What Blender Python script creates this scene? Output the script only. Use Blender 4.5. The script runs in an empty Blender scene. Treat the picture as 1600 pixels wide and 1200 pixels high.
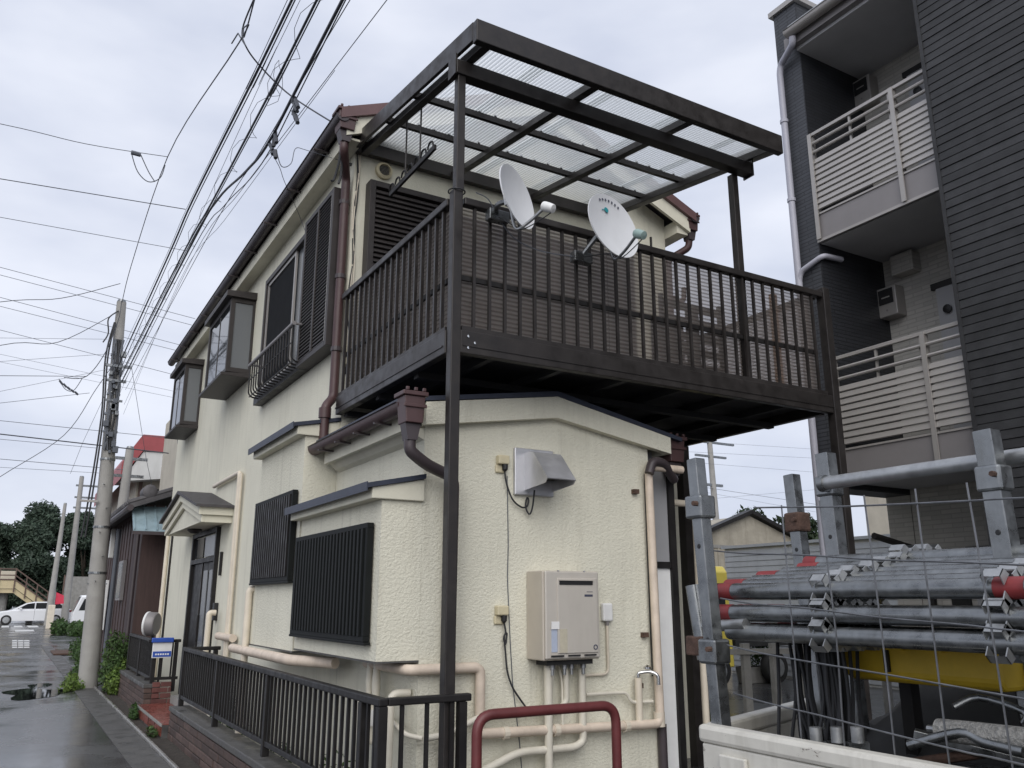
import bpy, math, random
from mathutils import Vector, Matrix

random.seed(7)
scene = bpy.context.scene
col = scene.collection
rad = math.radians

# ------------------------------------------------------------------ camera
CAM_H = 1.55
PITCH, YAW, FPX = rad(14.52), rad(30.34), 1305.0
cam = bpy.data.cameras.new("camera")
cam.sensor_width = 36.0
cam.lens = FPX / 1600.0 * 36.0
cam.clip_start = 0.05
cam.clip_end = 3000.0
cam_obj = bpy.data.objects.new("camera", cam)
col.objects.link(cam_obj)
cam_obj.location = (0, 0, CAM_H)
cam_obj.rotation_euler = (rad(90) + PITCH, 0, -YAW)
scene.camera = cam_obj

# ------------------------------------------------------------------ world (overcast sky)
world = bpy.data.worlds.new("World")
scene.world = world
world.use_nodes = True
nt = world.node_tree
nt.nodes.clear()
SUN_EL, SUN_AZ = rad(38), rad(212)      # azimuth clockwise from +Y
w_out = nt.nodes.new("ShaderNodeOutputWorld")
w_bg = nt.nodes.new("ShaderNodeBackground")
w_bg.inputs["Strength"].default_value = 0.1
w_sky = nt.nodes.new("ShaderNodeTexSky")
w_sky.sky_type = 'NISHITA'
w_sky.sun_disc = False
w_sky.sun_elevation = SUN_EL
w_sky.sun_rotation = SUN_AZ
w_sky.dust_density = 3.0
w_tc = nt.nodes.new("ShaderNodeTexCoord")
w_map = nt.nodes.new("ShaderNodeMapping")
w_map.inputs["Scale"].default_value = (1.0, 1.0, 2.6)
w_map.inputs["Location"].default_value = (2.7, 1.1, 0.3)
w_n = nt.nodes.new("ShaderNodeTexNoise")
w_n.inputs["Scale"].default_value = 2.3
w_n.inputs["Detail"].default_value = 5.0
w_n.inputs["Roughness"].default_value = 0.5
w_cr = nt.nodes.new("ShaderNodeValToRGB")
w_cr.color_ramp.elements[0].position = 0.36
w_cr.color_ramp.elements[0].color = (0.455, 0.495, 0.605, 1)
w_cr.color_ramp.elements[1].position = 0.66
w_cr.color_ramp.elements[1].color = (0.680, 0.706, 0.785, 1)
w_mul = nt.nodes.new("ShaderNodeVectorMath")
w_mul.operation = 'SCALE'
w_mul.inputs["Scale"].default_value = 10.0
w_mix = nt.nodes.new("ShaderNodeMix")
w_mix.data_type = 'RGBA'
w_mix.inputs[0].default_value = 0.93
L = nt.links.new
L(w_tc.outputs["Generated"], w_map.inputs["Vector"])
L(w_map.outputs["Vector"], w_n.inputs["Vector"])
L(w_n.outputs["Fac"], w_cr.inputs["Fac"])
L(w_cr.outputs["Color"], w_mul.inputs[0])
L(w_sky.outputs["Color"], w_mix.inputs[6])
L(w_mul.outputs["Vector"], w_mix.inputs[7])
L(w_mix.outputs[2], w_bg.inputs["Color"])
L(w_bg.outputs["Background"], w_out.inputs["Surface"])

# ------------------------------------------------------------------ soft overcast sun
sun = bpy.data.lights.new("sun", 'SUN')
sun.energy = 1.5
sun.angle = rad(60)
sun.color = (1.0, 0.97, 0.92)
sun_obj = bpy.data.objects.new("sun", sun)
col.objects.link(sun_obj)
sun_dir = Vector((math.sin(SUN_AZ) * math.cos(SUN_EL), math.cos(SUN_AZ) * math.cos(SUN_EL), math.sin(SUN_EL)))
sun_obj.rotation_euler = sun_dir.to_track_quat('Z', 'Y').to_euler()

vs = scene.view_settings
vs.view_transform = 'Standard'
vs.look = 'None'
vs.exposure = 0.43
vs.gamma = 1.0
vs.use_curve_mapping = False
scene.render.engine = 'CYCLES'
scene.cycles.max_bounces = 7
scene.cycles.diffuse_bounces = 3
scene.cycles.glossy_bounces = 3
scene.cycles.transmission_bounces = 4
scene.cycles.transparent_max_bounces = 10

# ------------------------------------------------------------------ survey helpers: pixel of the 1600x1200 photo + a known plane -> a point of the place
_fw = Vector((math.sin(YAW) * math.cos(PITCH), math.cos(YAW) * math.cos(PITCH), math.sin(PITCH)))
_rt = Vector((math.cos(YAW), -math.sin(YAW), 0))
_up = _rt.cross(_fw)
_c = Vector((0, 0, CAM_H))
def _ray(u, v): return _fw * FPX + _rt * (u - 800) + _up * (600 - v)
def onX(u, v, X):
    d = _ray(u, v); return _c + d * (X / d.x)
def onY(u, v, Y):
    d = _ray(u, v); return _c + d * (Y / d.y)
def onZ(u, v, Z):
    d = _ray(u, v); return _c + d * ((Z - CAM_H) / d.z)

# ------------------------------------------------------------------ mesh collector
def root_loc(o):
    while o.parent: o = o.parent
    return Vector(o.location)

class MB:
    def __init__(s): s.v = []; s.f = []
    def add(s, vs_, fs_):
        n = len(s.v)
        s.v += [Vector(p) for p in vs_]
        s.f += [tuple(i + n for i in f) for f in fs_]
        return s
    def box(s, x0, x1, y0, y1, z0, z1):
        vs_ = [(x, y, z) for z in (z0, z1) for y in (y0, y1) for x in (x0, x1)]
        return s.add(vs_, [(0,2,3,1),(4,5,7,6),(0,1,5,4),(1,3,7,5),(3,2,6,7),(2,0,4,6)])
    def beam(s, a, b, w, h, up=(0,0,1)):
        a, b = Vector(a), Vector(b); d = (b - a).normalized(); u = Vector(up)
        r = d.cross(u)
        if r.length < 1e-4: r = d.cross(Vector((0,1,0)))
        r.normalize(); u = r.cross(d)
        vs_ = [p + r * i * w / 2 + u * j * h / 2 for p in (a, b) for j in (-1, 1) for i in (-1, 1)]
        return s.add(vs_, [(0,1,3,2),(4,6,7,5),(0,4,5,1),(1,5,7,3),(3,7,6,2),(2,6,4,0)])
    def tube(s, pts, r, n=8, caps=True, closed=False):
        pts = [Vector(p) for p in pts]; m = len(pts)
        rs = r if isinstance(r, (list, tuple)) else [r] * m
        t0 = (pts[1] - pts[0]).normalized()
        nrm = t0.orthogonal().normalized(); prev = t0; base = len(s.v)
        for i, p in enumerate(pts):
            if i == 0: t = t0
            elif i == m - 1: t = (pts[i] - pts[i-1]).normalized()
            else: t = ((pts[i] - pts[i-1]).normalized() + (pts[i+1] - pts[i]).normalized()).normalized()
            q = prev.rotation_difference(t); nrm = (q @ nrm); nrm = (nrm - t * nrm.dot(t)).normalized(); prev = t
            bn = t.cross(nrm)
            for k in range(n):
                a = 2 * math.pi * k / n
                s.v.append(p + (nrm * math.cos(a) + bn * math.sin(a)) * rs[i])
        for i in range(m - 1):
            for k in range(n):
                k2 = (k + 1) % n
                s.f.append((base+i*n+k, base+i*n+k2, base+(i+1)*n+k2, base+(i+1)*n+k))
        if caps:
            s.f.append(tuple(base + k for k in reversed(range(n))))
            s.f.append(tuple(base + (m-1)*n + k for k in range(n)))
        return s
    def prism(s, poly, axis, a, b):
        """poly: 2D points in the two axes other than `axis` (xyz order), extruded from a to b"""
        def P(p, t):
            if axis == 'x': return (t, p[0], p[1])
            if axis == 'y': return (p[0], t, p[1])
            return (p[0], p[1], t)
        n = len(poly)
        vs_ = [P(p, a) for p in poly] + [P(p, b) for p in poly]
        fs_ = [tuple(range(n)), tuple(reversed(range(n, 2*n)))]
        fs_ += [(i, i + n, (i + 1) % n + n, (i + 1) % n) for i in range(n)]
        return s.add(vs_, fs_)
    def lathe(s, c, axis, prof, n=24):
        """prof: list of (radius, height along axis)"""
        ax = Vector(axis).normalized(); u = ax.orthogonal().normalized(); w = ax.cross(u); c = Vector(c); base = len(s.v)
        for (r, h) in prof:
            for k in range(n):
                a = 2*math.pi*k/n
                s.v.append(c + ax*h + (u*math.cos(a) + w*math.sin(a))*max(r, 1e-4))
        for i in range(len(prof)-1):
            for k in range(n):
                k2 = (k+1) % n
                s.f.append((base+i*n+k, base+i*n+k2, base+(i+1)*n+k2, base+(i+1)*n+k))
        return s
    def quad(s, a, b, c, d): return s.add([a, b, c, d], [(0,1,2,3)])
    def build(s, name, mat, parent=None, smooth=False, bevel=0.0, fix=True):
        me = bpy.data.meshes.new(name)
        org = root_loc(parent) if parent else Vector((0,0,0))
        me.from_pydata([tuple(p - org) for p in s.v], [], s.f)
        me.update()
        if fix:
            import bmesh
            bm = bmesh.new(); bm.from_mesh(me); bmesh.ops.recalc_face_normals(bm, faces=bm.faces); bm.to_mesh(me); bm.free()
        if smooth:
            me.polygons.foreach_set("use_smooth", [True]*len(me.polygons))
            me.set_sharp_from_angle(angle=rad(42))
        me.materials.append(M[mat])
        o = bpy.data.objects.new(name, me)
        col.objects.link(o)
        if parent: o.parent = parent
        if bevel:
            b = o.modifiers.new("bevel", 'BEVEL'); b.width = bevel; b.segments = 2; b.limit_method = 'ANGLE'
        return o

def copy_part(src, parent, d):
    o = src.copy(); col.objects.link(o); o.parent = parent; o.location = Vector(src.location) + Vector(d)
    return o
def thing(name, label, cat, loc, group=None):
    o = bpy.data.objects.new(name, None); col.objects.link(o)
    o.empty_display_size = 0.1
    o.location = loc; o["label"] = label; o["category"] = cat
    if group: o["group"] = group
    return o
def tag(o, label, cat, group=None):
    o["label"] = label; o["category"] = cat
    if group: o["group"] = group
    return o
def struct(o):
    o["kind"] = "structure"; return o
def arc(c, r, a0, a1, n, plane='xz'):
    out = []
    for i in range(n + 1):
        a = rad(a0 + (a1 - a0) * i / n); x, y = r*math.cos(a), r*math.sin(a)
        out.append(Vector((c[0]+x, c[1], c[2]+y)) if plane == 'xz' else Vector((c[0], c[1]+x, c[2]+y)) if plane == 'yz' else Vector((c[0]+x, c[1]+y, c[2])))
    return out
def rounded(pts, r, n=5):
    """polyline with its corners rounded"""
    pts = [Vector(p) for p in pts]; out = [pts[0]]
    for i in range(1, len(pts)-1):
        a, b, c = pts[i-1], pts[i], pts[i+1]
        rr = min(r, (a-b).length*0.45, (c-b).length*0.45)
        p, q = b + (a-b).normalized()*rr, b + (c-b).normalized()*rr
        for k in range(n+1):
            t = k/n; out.append(p*(1-t)**2 + b*2*t*(1-t) + q*t*t)
    out.append(pts[-1]); return out
def smooth_line(pts, n=6):
    pts = [Vector(p) for p in pts]; out = []
    for i in range(len(pts)-1):
        p0 = pts[max(i-1,0)]; p1 = pts[i]; p2 = pts[i+1]; p3 = pts[min(i+2,len(pts)-1)]
        for k in range(n):
            t = k/n
            out.append(0.5*((2*p1)+(p2-p0)*t+(2*p0-5*p1+4*p2-p3)*t*t+(3*p1-p0-3*p2+p3)*t**3))
    out.append(pts[-1]); return out

# ------------------------------------------------------------------ materials
M = {}
def new_mat(name):
    m = bpy.data.materials.new(name); m.use_nodes = True; M[name] = m
    return m, m.node_tree, m.node_tree.nodes["Principled BSDF"]
def pmat(name, c, rough=0.6, metal=0.0, var=0.12, vscale=3.0, bump=0.0, bscale=40.0, spec=0.5, dirt=0.0, rnd=0.0, stretch=(1,1,1), rvar=0.0, bdist=0.01):
    m, t, b = new_mat(name); N = t.nodes.new; K = t.links.new
    b.inputs["Roughness"].default_value = rough; b.inputs["Metallic"].default_value = metal
    b.inputs["Specular IOR Level"].default_value = spec
    g = N("ShaderNodeNewGeometry"); mp = N("ShaderNodeMapping"); mp.inputs["Scale"].default_value = stretch
    K(g.outputs["Position"], mp.inputs["Vector"])
    n1 = N("ShaderNodeTexNoise"); n1.inputs["Scale"].default_value = vscale; n1.inputs["Detail"].default_value = 6; n1.inputs["Roughness"].default_value = 0.62
    K(mp.outputs["Vector"], n1.inputs["Vector"])
    mr = N("ShaderNodeMapRange"); mr.inputs["From Min"].default_value = 0.3; mr.inputs["From Max"].default_value = 0.7
    mr.inputs["To Min"].default_value = 1 - var; mr.inputs["To Max"].default_value = 1 + var * 0.6
    K(n1.outputs["Fac"], mr.inputs["Value"])
    fac = mr.outputs["Result"]
    if rnd:
        oi = N("ShaderNodeObjectInfo"); r2 = N("ShaderNodeMapRange"); r2.inputs["To Min"].default_value = 1 - rnd; r2.inputs["To Max"].default_value = 1 + rnd
        K(oi.outputs["Random"], r2.inputs["Value"])
        mu = N("ShaderNodeMath"); mu.operation = 'MULTIPLY'; K(fac, mu.inputs[0]); K(r2.outputs["Result"], mu.inputs[1]); fac = mu.outputs[0]
    rgb = N("ShaderNodeRGB"); rgb.outputs[0].default_value = (*c, 1)
    sc = N("ShaderNodeVectorMath"); sc.operation = 'SCALE'; K(rgb.outputs[0], sc.inputs[0]); K(fac, sc.inputs["Scale"])
    cout = sc.outputs["Vector"]
    if dirt:
        m2 = N("ShaderNodeMapping"); m2.inputs["Scale"].default_value = (5.0, 5.0, 0.55); K(g.outputs["Position"], m2.inputs["Vector"])
        n2 = N("ShaderNodeTexNoise"); n2.inputs["Scale"].default_value = 1.3; n2.inputs["Detail"].default_value = 7; n2.inputs["Roughness"].default_value = 0.7
        K(m2.outputs["Vector"], n2.inputs["Vector"])
        r3 = N("ShaderNodeMapRange"); r3.inputs["From Min"].default_value = 0.52; r3.inputs["From Max"].default_value = 0.78; r3.inputs["To Max"].default_value = dirt
        K(n2.outputs["Fac"], r3.inputs["Value"])
        mx = N("ShaderNodeMix"); mx.data_type = 'RGBA'; K(r3.outputs["Result"], mx.inputs[0]); K(cout, mx.inputs[6])
        mx.inputs[7].default_value = (c[0]*0.42, c[1]*0.40, c[2]*0.36, 1); cout = mx.outputs[2]
    K(cout, b.inputs["Base Color"])
    if rvar:
        r4 = N("ShaderNodeMapRange"); r4.inputs["From Min"].default_value = 0.35; r4.inputs["From Max"].default_value = 0.65
        r4.inputs["To Min"].default_value = max(rough - rvar, 0.03); r4.inputs["To Max"].default_value = min(rough + rvar, 1)
        K(n1.outputs["Fac"], r4.inputs["Value"]); K(r4.outputs["Result"], b.inputs["Roughness"])
    if bump:
        n3 = N("ShaderNodeTexNoise"); n3.inputs["Scale"].default_value = bscale; n3.inputs["Detail"].default_value = 4; n3.inputs["Roughness"].default_value = 0.55
        K(g.outputs["Position"], n3.inputs["Vector"])
        bp = N("ShaderNodeBump"); bp.inputs["Strength"].default_value = bump; bp.inputs["Distance"].default_value = bdist
        K(n3.outputs["Fac"], bp.inputs["Height"]); K(bp.outputs["Normal"], b.inputs["Normal"])
    return m

def stucco(name, c, bs=0.42):
    m = pmat(name, c, 0.9, var=0.07, vscale=1.4, dirt=0.28, spec=0.25)
    t = m.node_tree; N = t.nodes.new; K = t.links.new; b = t.nodes["Principled BSDF"]
    g = N("ShaderNodeNewGeometry")
    mpz = N("ShaderNodeMapping"); mpz.inputs["Scale"].default_value = (1.0, 1.0, 1.25); K(g.outputs["Position"], mpz.inputs["Vector"])
    n0 = N("ShaderNodeTexNoise"); n0.inputs["Scale"].default_value = 46; n0.inputs["Detail"].default_value = 2.5; n0.inputs["Roughness"].default_value = 0.5; K(mpz.outputs["Vector"], n0.inputs["Vector"])
    n3 = N("ShaderNodeTexNoise"); n3.inputs["Scale"].default_value = 110; n3.inputs["Detail"].default_value = 3; K(g.outputs["Position"], n3.inputs["Vector"])
    mm = N("ShaderNodeMath"); mm.operation = 'MULTIPLY_ADD'; K(n0.outputs["Fac"], mm.inputs[0]); mm.inputs[1].default_value = 1.6; K(n3.outputs["Fac"], mm.inputs[2])
    ms = N("ShaderNodeMapping"); ms.inputs["Scale"].default_value = (14.0, 14.0, 0.45); K(g.outputs["Position"], ms.inputs["Vector"])
    ns = N("ShaderNodeTexNoise"); ns.inputs["Scale"].default_value = 1.0; ns.inputs["Detail"].default_value = 6; ns.inputs["Roughness"].default_value = 0.6; K(ms.outputs["Vector"], ns.inputs["Vector"])
    nl = N("ShaderNodeTexNoise"); nl.inputs["Scale"].default_value = 0.9; nl.inputs["Detail"].default_value = 3; K(g.outputs["Position"], nl.inputs["Vector"])
    rs = N("ShaderNodeMapRange"); rs.inputs["From Min"].default_value = 0.54; rs.inputs["From Max"].default_value = 0.74; rs.inputs["To Max"].default_value = 0.40; K(ns.outputs["Fac"], rs.inputs["Value"])
    rl = N("ShaderNodeMapRange"); rl.inputs["From Min"].default_value = 0.44; rl.inputs["From Max"].default_value = 0.62; K(nl.outputs["Fac"], rl.inputs["Value"])
    mq = N("ShaderNodeMath"); mq.operation = 'MULTIPLY'; K(rs.outputs["Result"], mq.inputs[0]); K(rl.outputs["Result"], mq.inputs[1])
    oc = b.inputs["Base Color"].links[0].from_socket
    xs = N("ShaderNodeMix"); xs.data_type = 'RGBA'; K(mq.outputs[0], xs.inputs[0]); K(oc, xs.inputs[6]); xs.inputs[7].default_value = (0.36, 0.34, 0.28, 1); K(xs.outputs[2], b.inputs["Base Color"])
    bp = N("ShaderNodeBump"); bp.inputs["Strength"].default_value = bs; bp.inputs["Distance"].default_value = 0.012
    K(mm.outputs[0], bp.inputs["Height"]); K(bp.outputs["Normal"], b.inputs["Normal"])

stucco("stucco", (0.71, 0.688, 0.575))
stucco("stucco_smooth", (0.71, 0.688, 0.575), 0.2)
pmat("cream_trim", (0.68, 0.655, 0.54), 0.75, var=0.08, vscale=4, dirt=0.2, bump=0.25, bscale=120)
pmat("bronze", (0.034, 0.0300, 0.0285), 0.40, 0.2, var=0.3, vscale=9, rvar=0.12, spec=0.4, dirt=0.35)
pmat("bronze_dark", (0.018, 0.0165, 0.0165), 0.5, 0.15, var=0.3, vscale=9, spec=0.35, rvar=0.1)
pmat("deck_under", (0.022, 0.022, 0.024), 0.75, 0, var=0.2, vscale=3)
pmat("shutter", (0.042, 0.036, 0.035), 0.5, 0.1, var=0.2, vscale=7, dirt=0.3, spec=0.4)
pmat("grille_black", (0.008, 0.0095, 0.0095), 0.6, 0.0, var=0.2, vscale=8, spec=0.2)
pmat("gutter_red", (0.075, 0.039, 0.039), 0.45, 0, var=0.2, vscale=6, dirt=0.25)
pmat("gutter_dark", (0.056, 0.044, 0.048), 0.45, 0, var=0.2, vscale=5)
pmat("roof_blue", (0.035, 0.042, 0.065), 0.5, 0.1, var=0.25, vscale=8)
pmat("roof_tile", (0.06, 0.055, 0.058), 0.65, 0, var=0.3, vscale=9, bump=0.4, bscale=30)
pmat("verge_red", (0.13, 0.07, 0.07), 0.5, 0, var=0.2, vscale=5)
pmat("pvc_cream", (0.68, 0.61, 0.50), 0.5, 0, var=0.1, vscale=7, dirt=0.35)
pmat("pvc_peach", (0.67, 0.565, 0.46), 0.55, 0, var=0.14, vscale=9, dirt=0.5)
pmat("pvc_white", (0.70, 0.66, 0.56), 0.5, 0, var=0.08, vscale=7, dirt=0.25)
pmat("plastic_white", (0.78, 0.78, 0.77), 0.45, 0, var=0.06, vscale=10)
pmat("plastic_cream", (0.63, 0.56, 0.38), 0.45, 0, var=0.1, vscale=10)
pmat("plastic_green", (0.28, 0.38, 0.36), 0.5, 0, var=0.1, vscale=10)
pmat("dish_white", (0.66, 0.67, 0.69), 0.5, 0, var=0.05, vscale=4, dirt=0.12)
pmat("heater_case", (0.55, 0.50, 0.43), 0.42, 0.2, var=0.06, vscale=5, dirt=0.2)
pmat("heater_front", (0.60, 0.56, 0.50), 0.36, 0.25, var=0.05, vscale=5, dirt=0.12)
pmat("black_plastic", (0.015, 0.015, 0.016), 0.5, 0, var=0.15, vscale=10)
pmat("wire_slate", (0.062, 0.067, 0.082), 0.6, 0, var=0.1, vscale=4)
pmat("wire_pale", (0.12, 0.13, 0.155), 0.6, 0, var=0.1, vscale=4)
pmat("screen_mesh", (0.020, 0.021, 0.023), 0.95, 0, var=0.15, vscale=6, spec=0.1)
pmat("kerb_wet", (0.24, 0.235, 0.225), 0.25, 0, var=0.3, vscale=5, rvar=0.15)
pmat("cable_black", (0.02, 0.021, 0.024), 0.6, 0, var=0.1, vscale=4)
pmat("cable_grey", (0.10, 0.11, 0.13), 0.6, 0, var=0.1, vscale=4)
pmat("stainless", (0.60, 0.60, 0.62), 0.38, 0.7, var=0.12, vscale=6, rvar=0.08)
pmat("chrome", (0.7, 0.7, 0.7), 0.12, 1.0, var=0.1, vscale=10)
pmat("galvanised", (0.42, 0.43, 0.435), 0.42, 0.75, var=0.3, vscale=14, rvar=0.14, dirt=0.5)
pmat("galvanised_dull", (0.25, 0.26, 0.265), 0.32, 0.88, var=0.4, vscale=16, rvar=0.14, dirt=0.6)
pmat("steel_wire", (0.20, 0.205, 0.215), 0.4, 0.8, var=0.3, vscale=25, dirt=0.5)
pmat("red_paint", (0.23, 0.03, 0.032), 0.5, 0, var=0.25, vscale=16, dirt=0.4)
pmat("guard_red", (0.13, 0.030, 0.031), 0.42, 0, var=0.2, vscale=10, dirt=0.35)
pmat("yellow_plastic", (0.62, 0.42, 0.03), 0.5, 0, var=0.15, vscale=10, dirt=0.35)
pmat("truck_white", (0.62, 0.60, 0.54), 0.45, 0, var=0.12, vscale=9, dirt=0.5)
pmat("truck_dark", (0.03, 0.03, 0.03), 0.8, 0, var=0.3, vscale=10)
pmat("rubber", (0.02, 0.02, 0.02), 0.8, 0, var=0.2, vscale=10)
pmat("rust", (0.095, 0.055, 0.040), 0.85, 0, var=0.5, vscale=25, bump=0.4, bscale=80)
pmat("brick", (0.085, 0.055, 0.046), 0.7, 0, var=0.35, vscale=14, rnd=0.35, bump=0.5, bscale=60, dirt=0.4)
pmat("brick_red", (0.13, 0.047, 0.040), 0.55, 0, var=0.3, vscale=12, rnd=0.22, bump=0.4, bscale=60, dirt=0.3)
pmat("mortar", (0.06, 0.055, 0.05), 0.9, 0, var=0.3, vscale=12, bump=0.4, bscale=90)
pmat("tile_red", (0.20, 0.055, 0.042), 0.3, 0, var=0.25, vscale=8, rnd=0.18, rvar=0.15)
pmat("concrete", (0.27, 0.265, 0.25), 0.85, 0, var=0.22, vscale=5, bump=0.4, bscale=60, dirt=0.4)
pmat("concrete_pole", (0.33, 0.32, 0.30), 0.8, 0, var=0.15, vscale=3, bump=0.25, bscale=70, dirt=0.3)
pmat("concrete_dark", (0.085, 0.083, 0.08), 0.6, 0, var=0.35, vscale=4, bump=0.5, bscale=40, rvar=0.3)
pmat("paint_white_road", (0.62, 0.62, 0.60), 0.55, 0, var=0.35, vscale=9)
pmat("soil", (0.05, 0.042, 0.034), 0.95, 0, var=0.4, vscale=12, bump=0.8, bscale=35, bdist=0.03)
pmat("brown_wall", (0.060, 0.034, 0.030), 0.65, 0, var=0.25, vscale=4, stretch=(8, 8, 0.6))
pmat("teal_metal", (0.30, 0.40, 0.44), 0.45, 0.2, var=0.2, vscale=5, dirt=0.4)
pmat("old_tile", (0.085, 0.08, 0.085), 0.6, 0, var=0.35, vscale=8, rnd=0.2)
pmat("white_wall", (0.62, 0.62, 0.60), 0.8, 0, var=0.1, vscale=2, dirt=0.25)
pmat("beige_wall", (0.50, 0.46, 0.38), 0.8, 0, var=0.12, vscale=2, dirt=0.3)
pmat("red_roof", (0.32, 0.065, 0.07), 0.5, 0, var=0.15, vscale=3)
pmat("bridge_cream", (0.55, 0.46, 0.28), 0.6, 0, var=0.12, vscale=1.5, dirt=0.25)
pmat("bridge_brown", (0.11, 0.07, 0.055), 0.6, 0, var=0.15, vscale=2)
pmat("car_white", (0.74, 0.75, 0.77), 0.25, 0, var=0.03, vscale=2)
pmat("headlight", (0.5, 0.52, 0.55), 0.15, 0.3, var=0.05, vscale=2)
pmat("van_yellow", (0.72, 0.58, 0.10), 0.35, 0, var=0.06, vscale=2)
pmat("sign_blue", (0.03, 0.09, 0.42), 0.4, 0, var=0.1, vscale=10)
pmat("banner_red", (0.6, 0.04, 0.08), 0.7, 0, var=0.15, vscale=3)
pmat("apt_dark", (0.030, 0.0305, 0.0325), 0.6, 0, var=0.35, vscale=7, rnd=0.22, bump=0.25, bscale=90)
pmat("apt_joint", (0.006, 0.006, 0.007), 0.9, 0, var=0.1, vscale=9)
pmat("apt_rail", (0.40, 0.38, 0.36), 0.42, 0.35, var=0.06, vscale=4)
pmat("apt_panel", (0.25, 0.235, 0.235), 0.5, 0.2, var=0.06, vscale=4)
pmat("apt_soffit", (0.50, 0.50, 0.51), 0.85, 0, var=0.08, vscale=2)
pmat("apt_pipe", (0.42, 0.42, 0.48), 0.45, 0, var=0.06, vscale=4)
pmat("door_grey", (0.42, 0.42, 0.43), 0.5, 0, var=0.05, vscale=3)
pmat("panel_grey", (0.30, 0.30, 0.31), 0.6, 0, var=0.06, vscale=3)
pmat("metal_roof", (0.42, 0.44, 0.46), 0.5, 0.2, var=0.1, vscale=2, dirt=0.3)
pmat("old_cement", (0.36, 0.33, 0.27), 0.85, 0, var=0.25, vscale=3, dirt=0.6)
pmat("bark", (0.07, 0.055, 0.04), 0.9, 0, var=0.4, vscale=10, bump=0.6, bscale=30)
pmat("curtain", (0.35, 0.34, 0.33), 0.9, 0, var=0.2, vscale=6, stretch=(6, 6, 0.4))
pmat("teal_logo", (0.02, 0.25, 0.28), 0.5, 0, var=0.05, vscale=4)
pmat("ink", (0.06, 0.065, 0.10), 0.6, 0, var=0.1, vscale=4)
pmat("sticker_blue", (0.42, 0.47, 0.58), 0.5, 0, var=0.1, vscale=30)
pmat("sticker_cream", (0.50, 0.46, 0.36), 0.5, 0, var=0.1, vscale=30)
pmat("fluff_grey", (0.30, 0.295, 0.28), 0.95, 0, var=0.5, vscale=60, bump=1.0, bscale=120, bdist=0.01)
pmat("wood_orange", (0.42, 0.20, 0.07), 0.6, 0, var=0.25, vscale=8)

def tilewall(name, c, sx, sy, rough=0.8, joint=0.6, bump=0.6, axis='yz'):
    """fine block pattern of a far cladding (blocks too small to pick apart)"""
    m = pmat(name, c, rough, var=0.1, vscale=2)
    t = m.node_tree; N = t.nodes.new; K = t.links.new; b = t.nodes["Principled BSDF"]
    old = b.inputs["Base Color"].links[0].from_socket
    g = N("ShaderNodeNewGeometry"); sp = N("ShaderNodeSeparateXYZ"); K(g.outputs["Position"], sp.inputs[0])
    cb = N("ShaderNodeCombineXYZ"); K(sp.outputs["Y" if axis == 'yz' else "X"], cb.inputs[0]); K(sp.outputs["Z"], cb.inputs[1])
    br = N("ShaderNodeTexBrick"); br.inputs["Scale"].default_value = 1.0; br.inputs["Brick Width"].default_value = sx; br.inputs["Row Height"].default_value = sy
    br.inputs["Mortar Size"].default_value = 0.006; br.inputs["Color1"].default_value = (1,1,1,1); br.inputs["Color2"].default_value = (0.82,0.82,0.82,1); br.inputs["Mortar"].default_value = (joint,joint,joint,1)
    K(cb.outputs[0], br.inputs["Vector"])
    mx = N("ShaderNodeMix"); mx.data_type = 'RGBA'; mx.blend_type = 'MULTIPLY'; mx.inputs[0].default_value = 1
    K(old, mx.inputs[6]); K(br.outputs["Color"], mx.inputs[7]); K(mx.outputs[2], b.inputs["Base Color"])
    bp = N("ShaderNodeBump"); bp.inputs["Strength"].default_value = bump; bp.inputs["Distance"].default_value = 0.006; bp.invert = True
    K(br.outputs["Fac"], bp.inputs["Height"]); K(bp.outputs["Normal"], b.inputs["Normal"])
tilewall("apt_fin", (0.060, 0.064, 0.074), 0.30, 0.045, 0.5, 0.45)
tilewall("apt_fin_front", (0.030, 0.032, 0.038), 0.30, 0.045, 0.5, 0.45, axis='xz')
tilewall("apt_inner", (0.52, 0.50, 0.46), 0.23, 0.05, 0.8, 0.75)
tilewall("shed_cladding", (0.50, 0.51, 0.53), 2.0, 0.12, 0.6, 0.8, axis='xz')

def foliage(name, c, v=0.5):
    m, t, b = new_mat(name); N = t.nodes.new; K = t.links.new
    b.inputs["Roughness"].default_value = 0.6; b.inputs["Specular IOR Level"].default_value = 0.3
    g = N("ShaderNodeNewGeometry")
    hs = N("ShaderNodeHueSaturation"); hs.inputs["Color"].default_value = (*c, 1)
    r1 = N("ShaderNodeMapRange"); r1.inputs["To Min"].default_value = 1 - v; r1.inputs["To Max"].default_value = 1 + v
    K(g.outputs["Random Per Island"], r1.inputs["Value"]); K(r1.outputs["Result"], hs.inputs["Value"])
    r2 = N("ShaderNodeMapRange"); r2.inputs["To Min"].default_value = 0.47; r2.inputs["To Max"].default_value = 0.53
    n = N("ShaderNodeTexNoise"); n.inputs["Scale"].default_value = 1.5; K(g.outputs["Position"], n.inputs["Vector"]); K(n.outputs["Fac"], r2.inputs["Value"]); K(r2.outputs["Result"], hs.inputs["Hue"])
    K(hs.outputs["Color"], b.inputs["Base Color"])
    tr = N("ShaderNodeBsdfTranslucent"); K(hs.outputs["Color"], tr.inputs["Color"])
    mx = N("ShaderNodeMixShader"); mx.inputs[0].default_value = 0.3
    K(b.outputs[0], mx.inputs[1]); K(tr.outputs[0], mx.inputs[2]); K(mx.outputs[0], t.nodes["Material Output"].inputs["Surface"])
foliage("leaf_dark", (0.030, 0.048, 0.022))
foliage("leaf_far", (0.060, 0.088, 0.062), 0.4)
foliage("leaf_mid", (0.055, 0.10, 0.030))
foliage("leaf_bright", (0.13, 0.20, 0.045))

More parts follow.
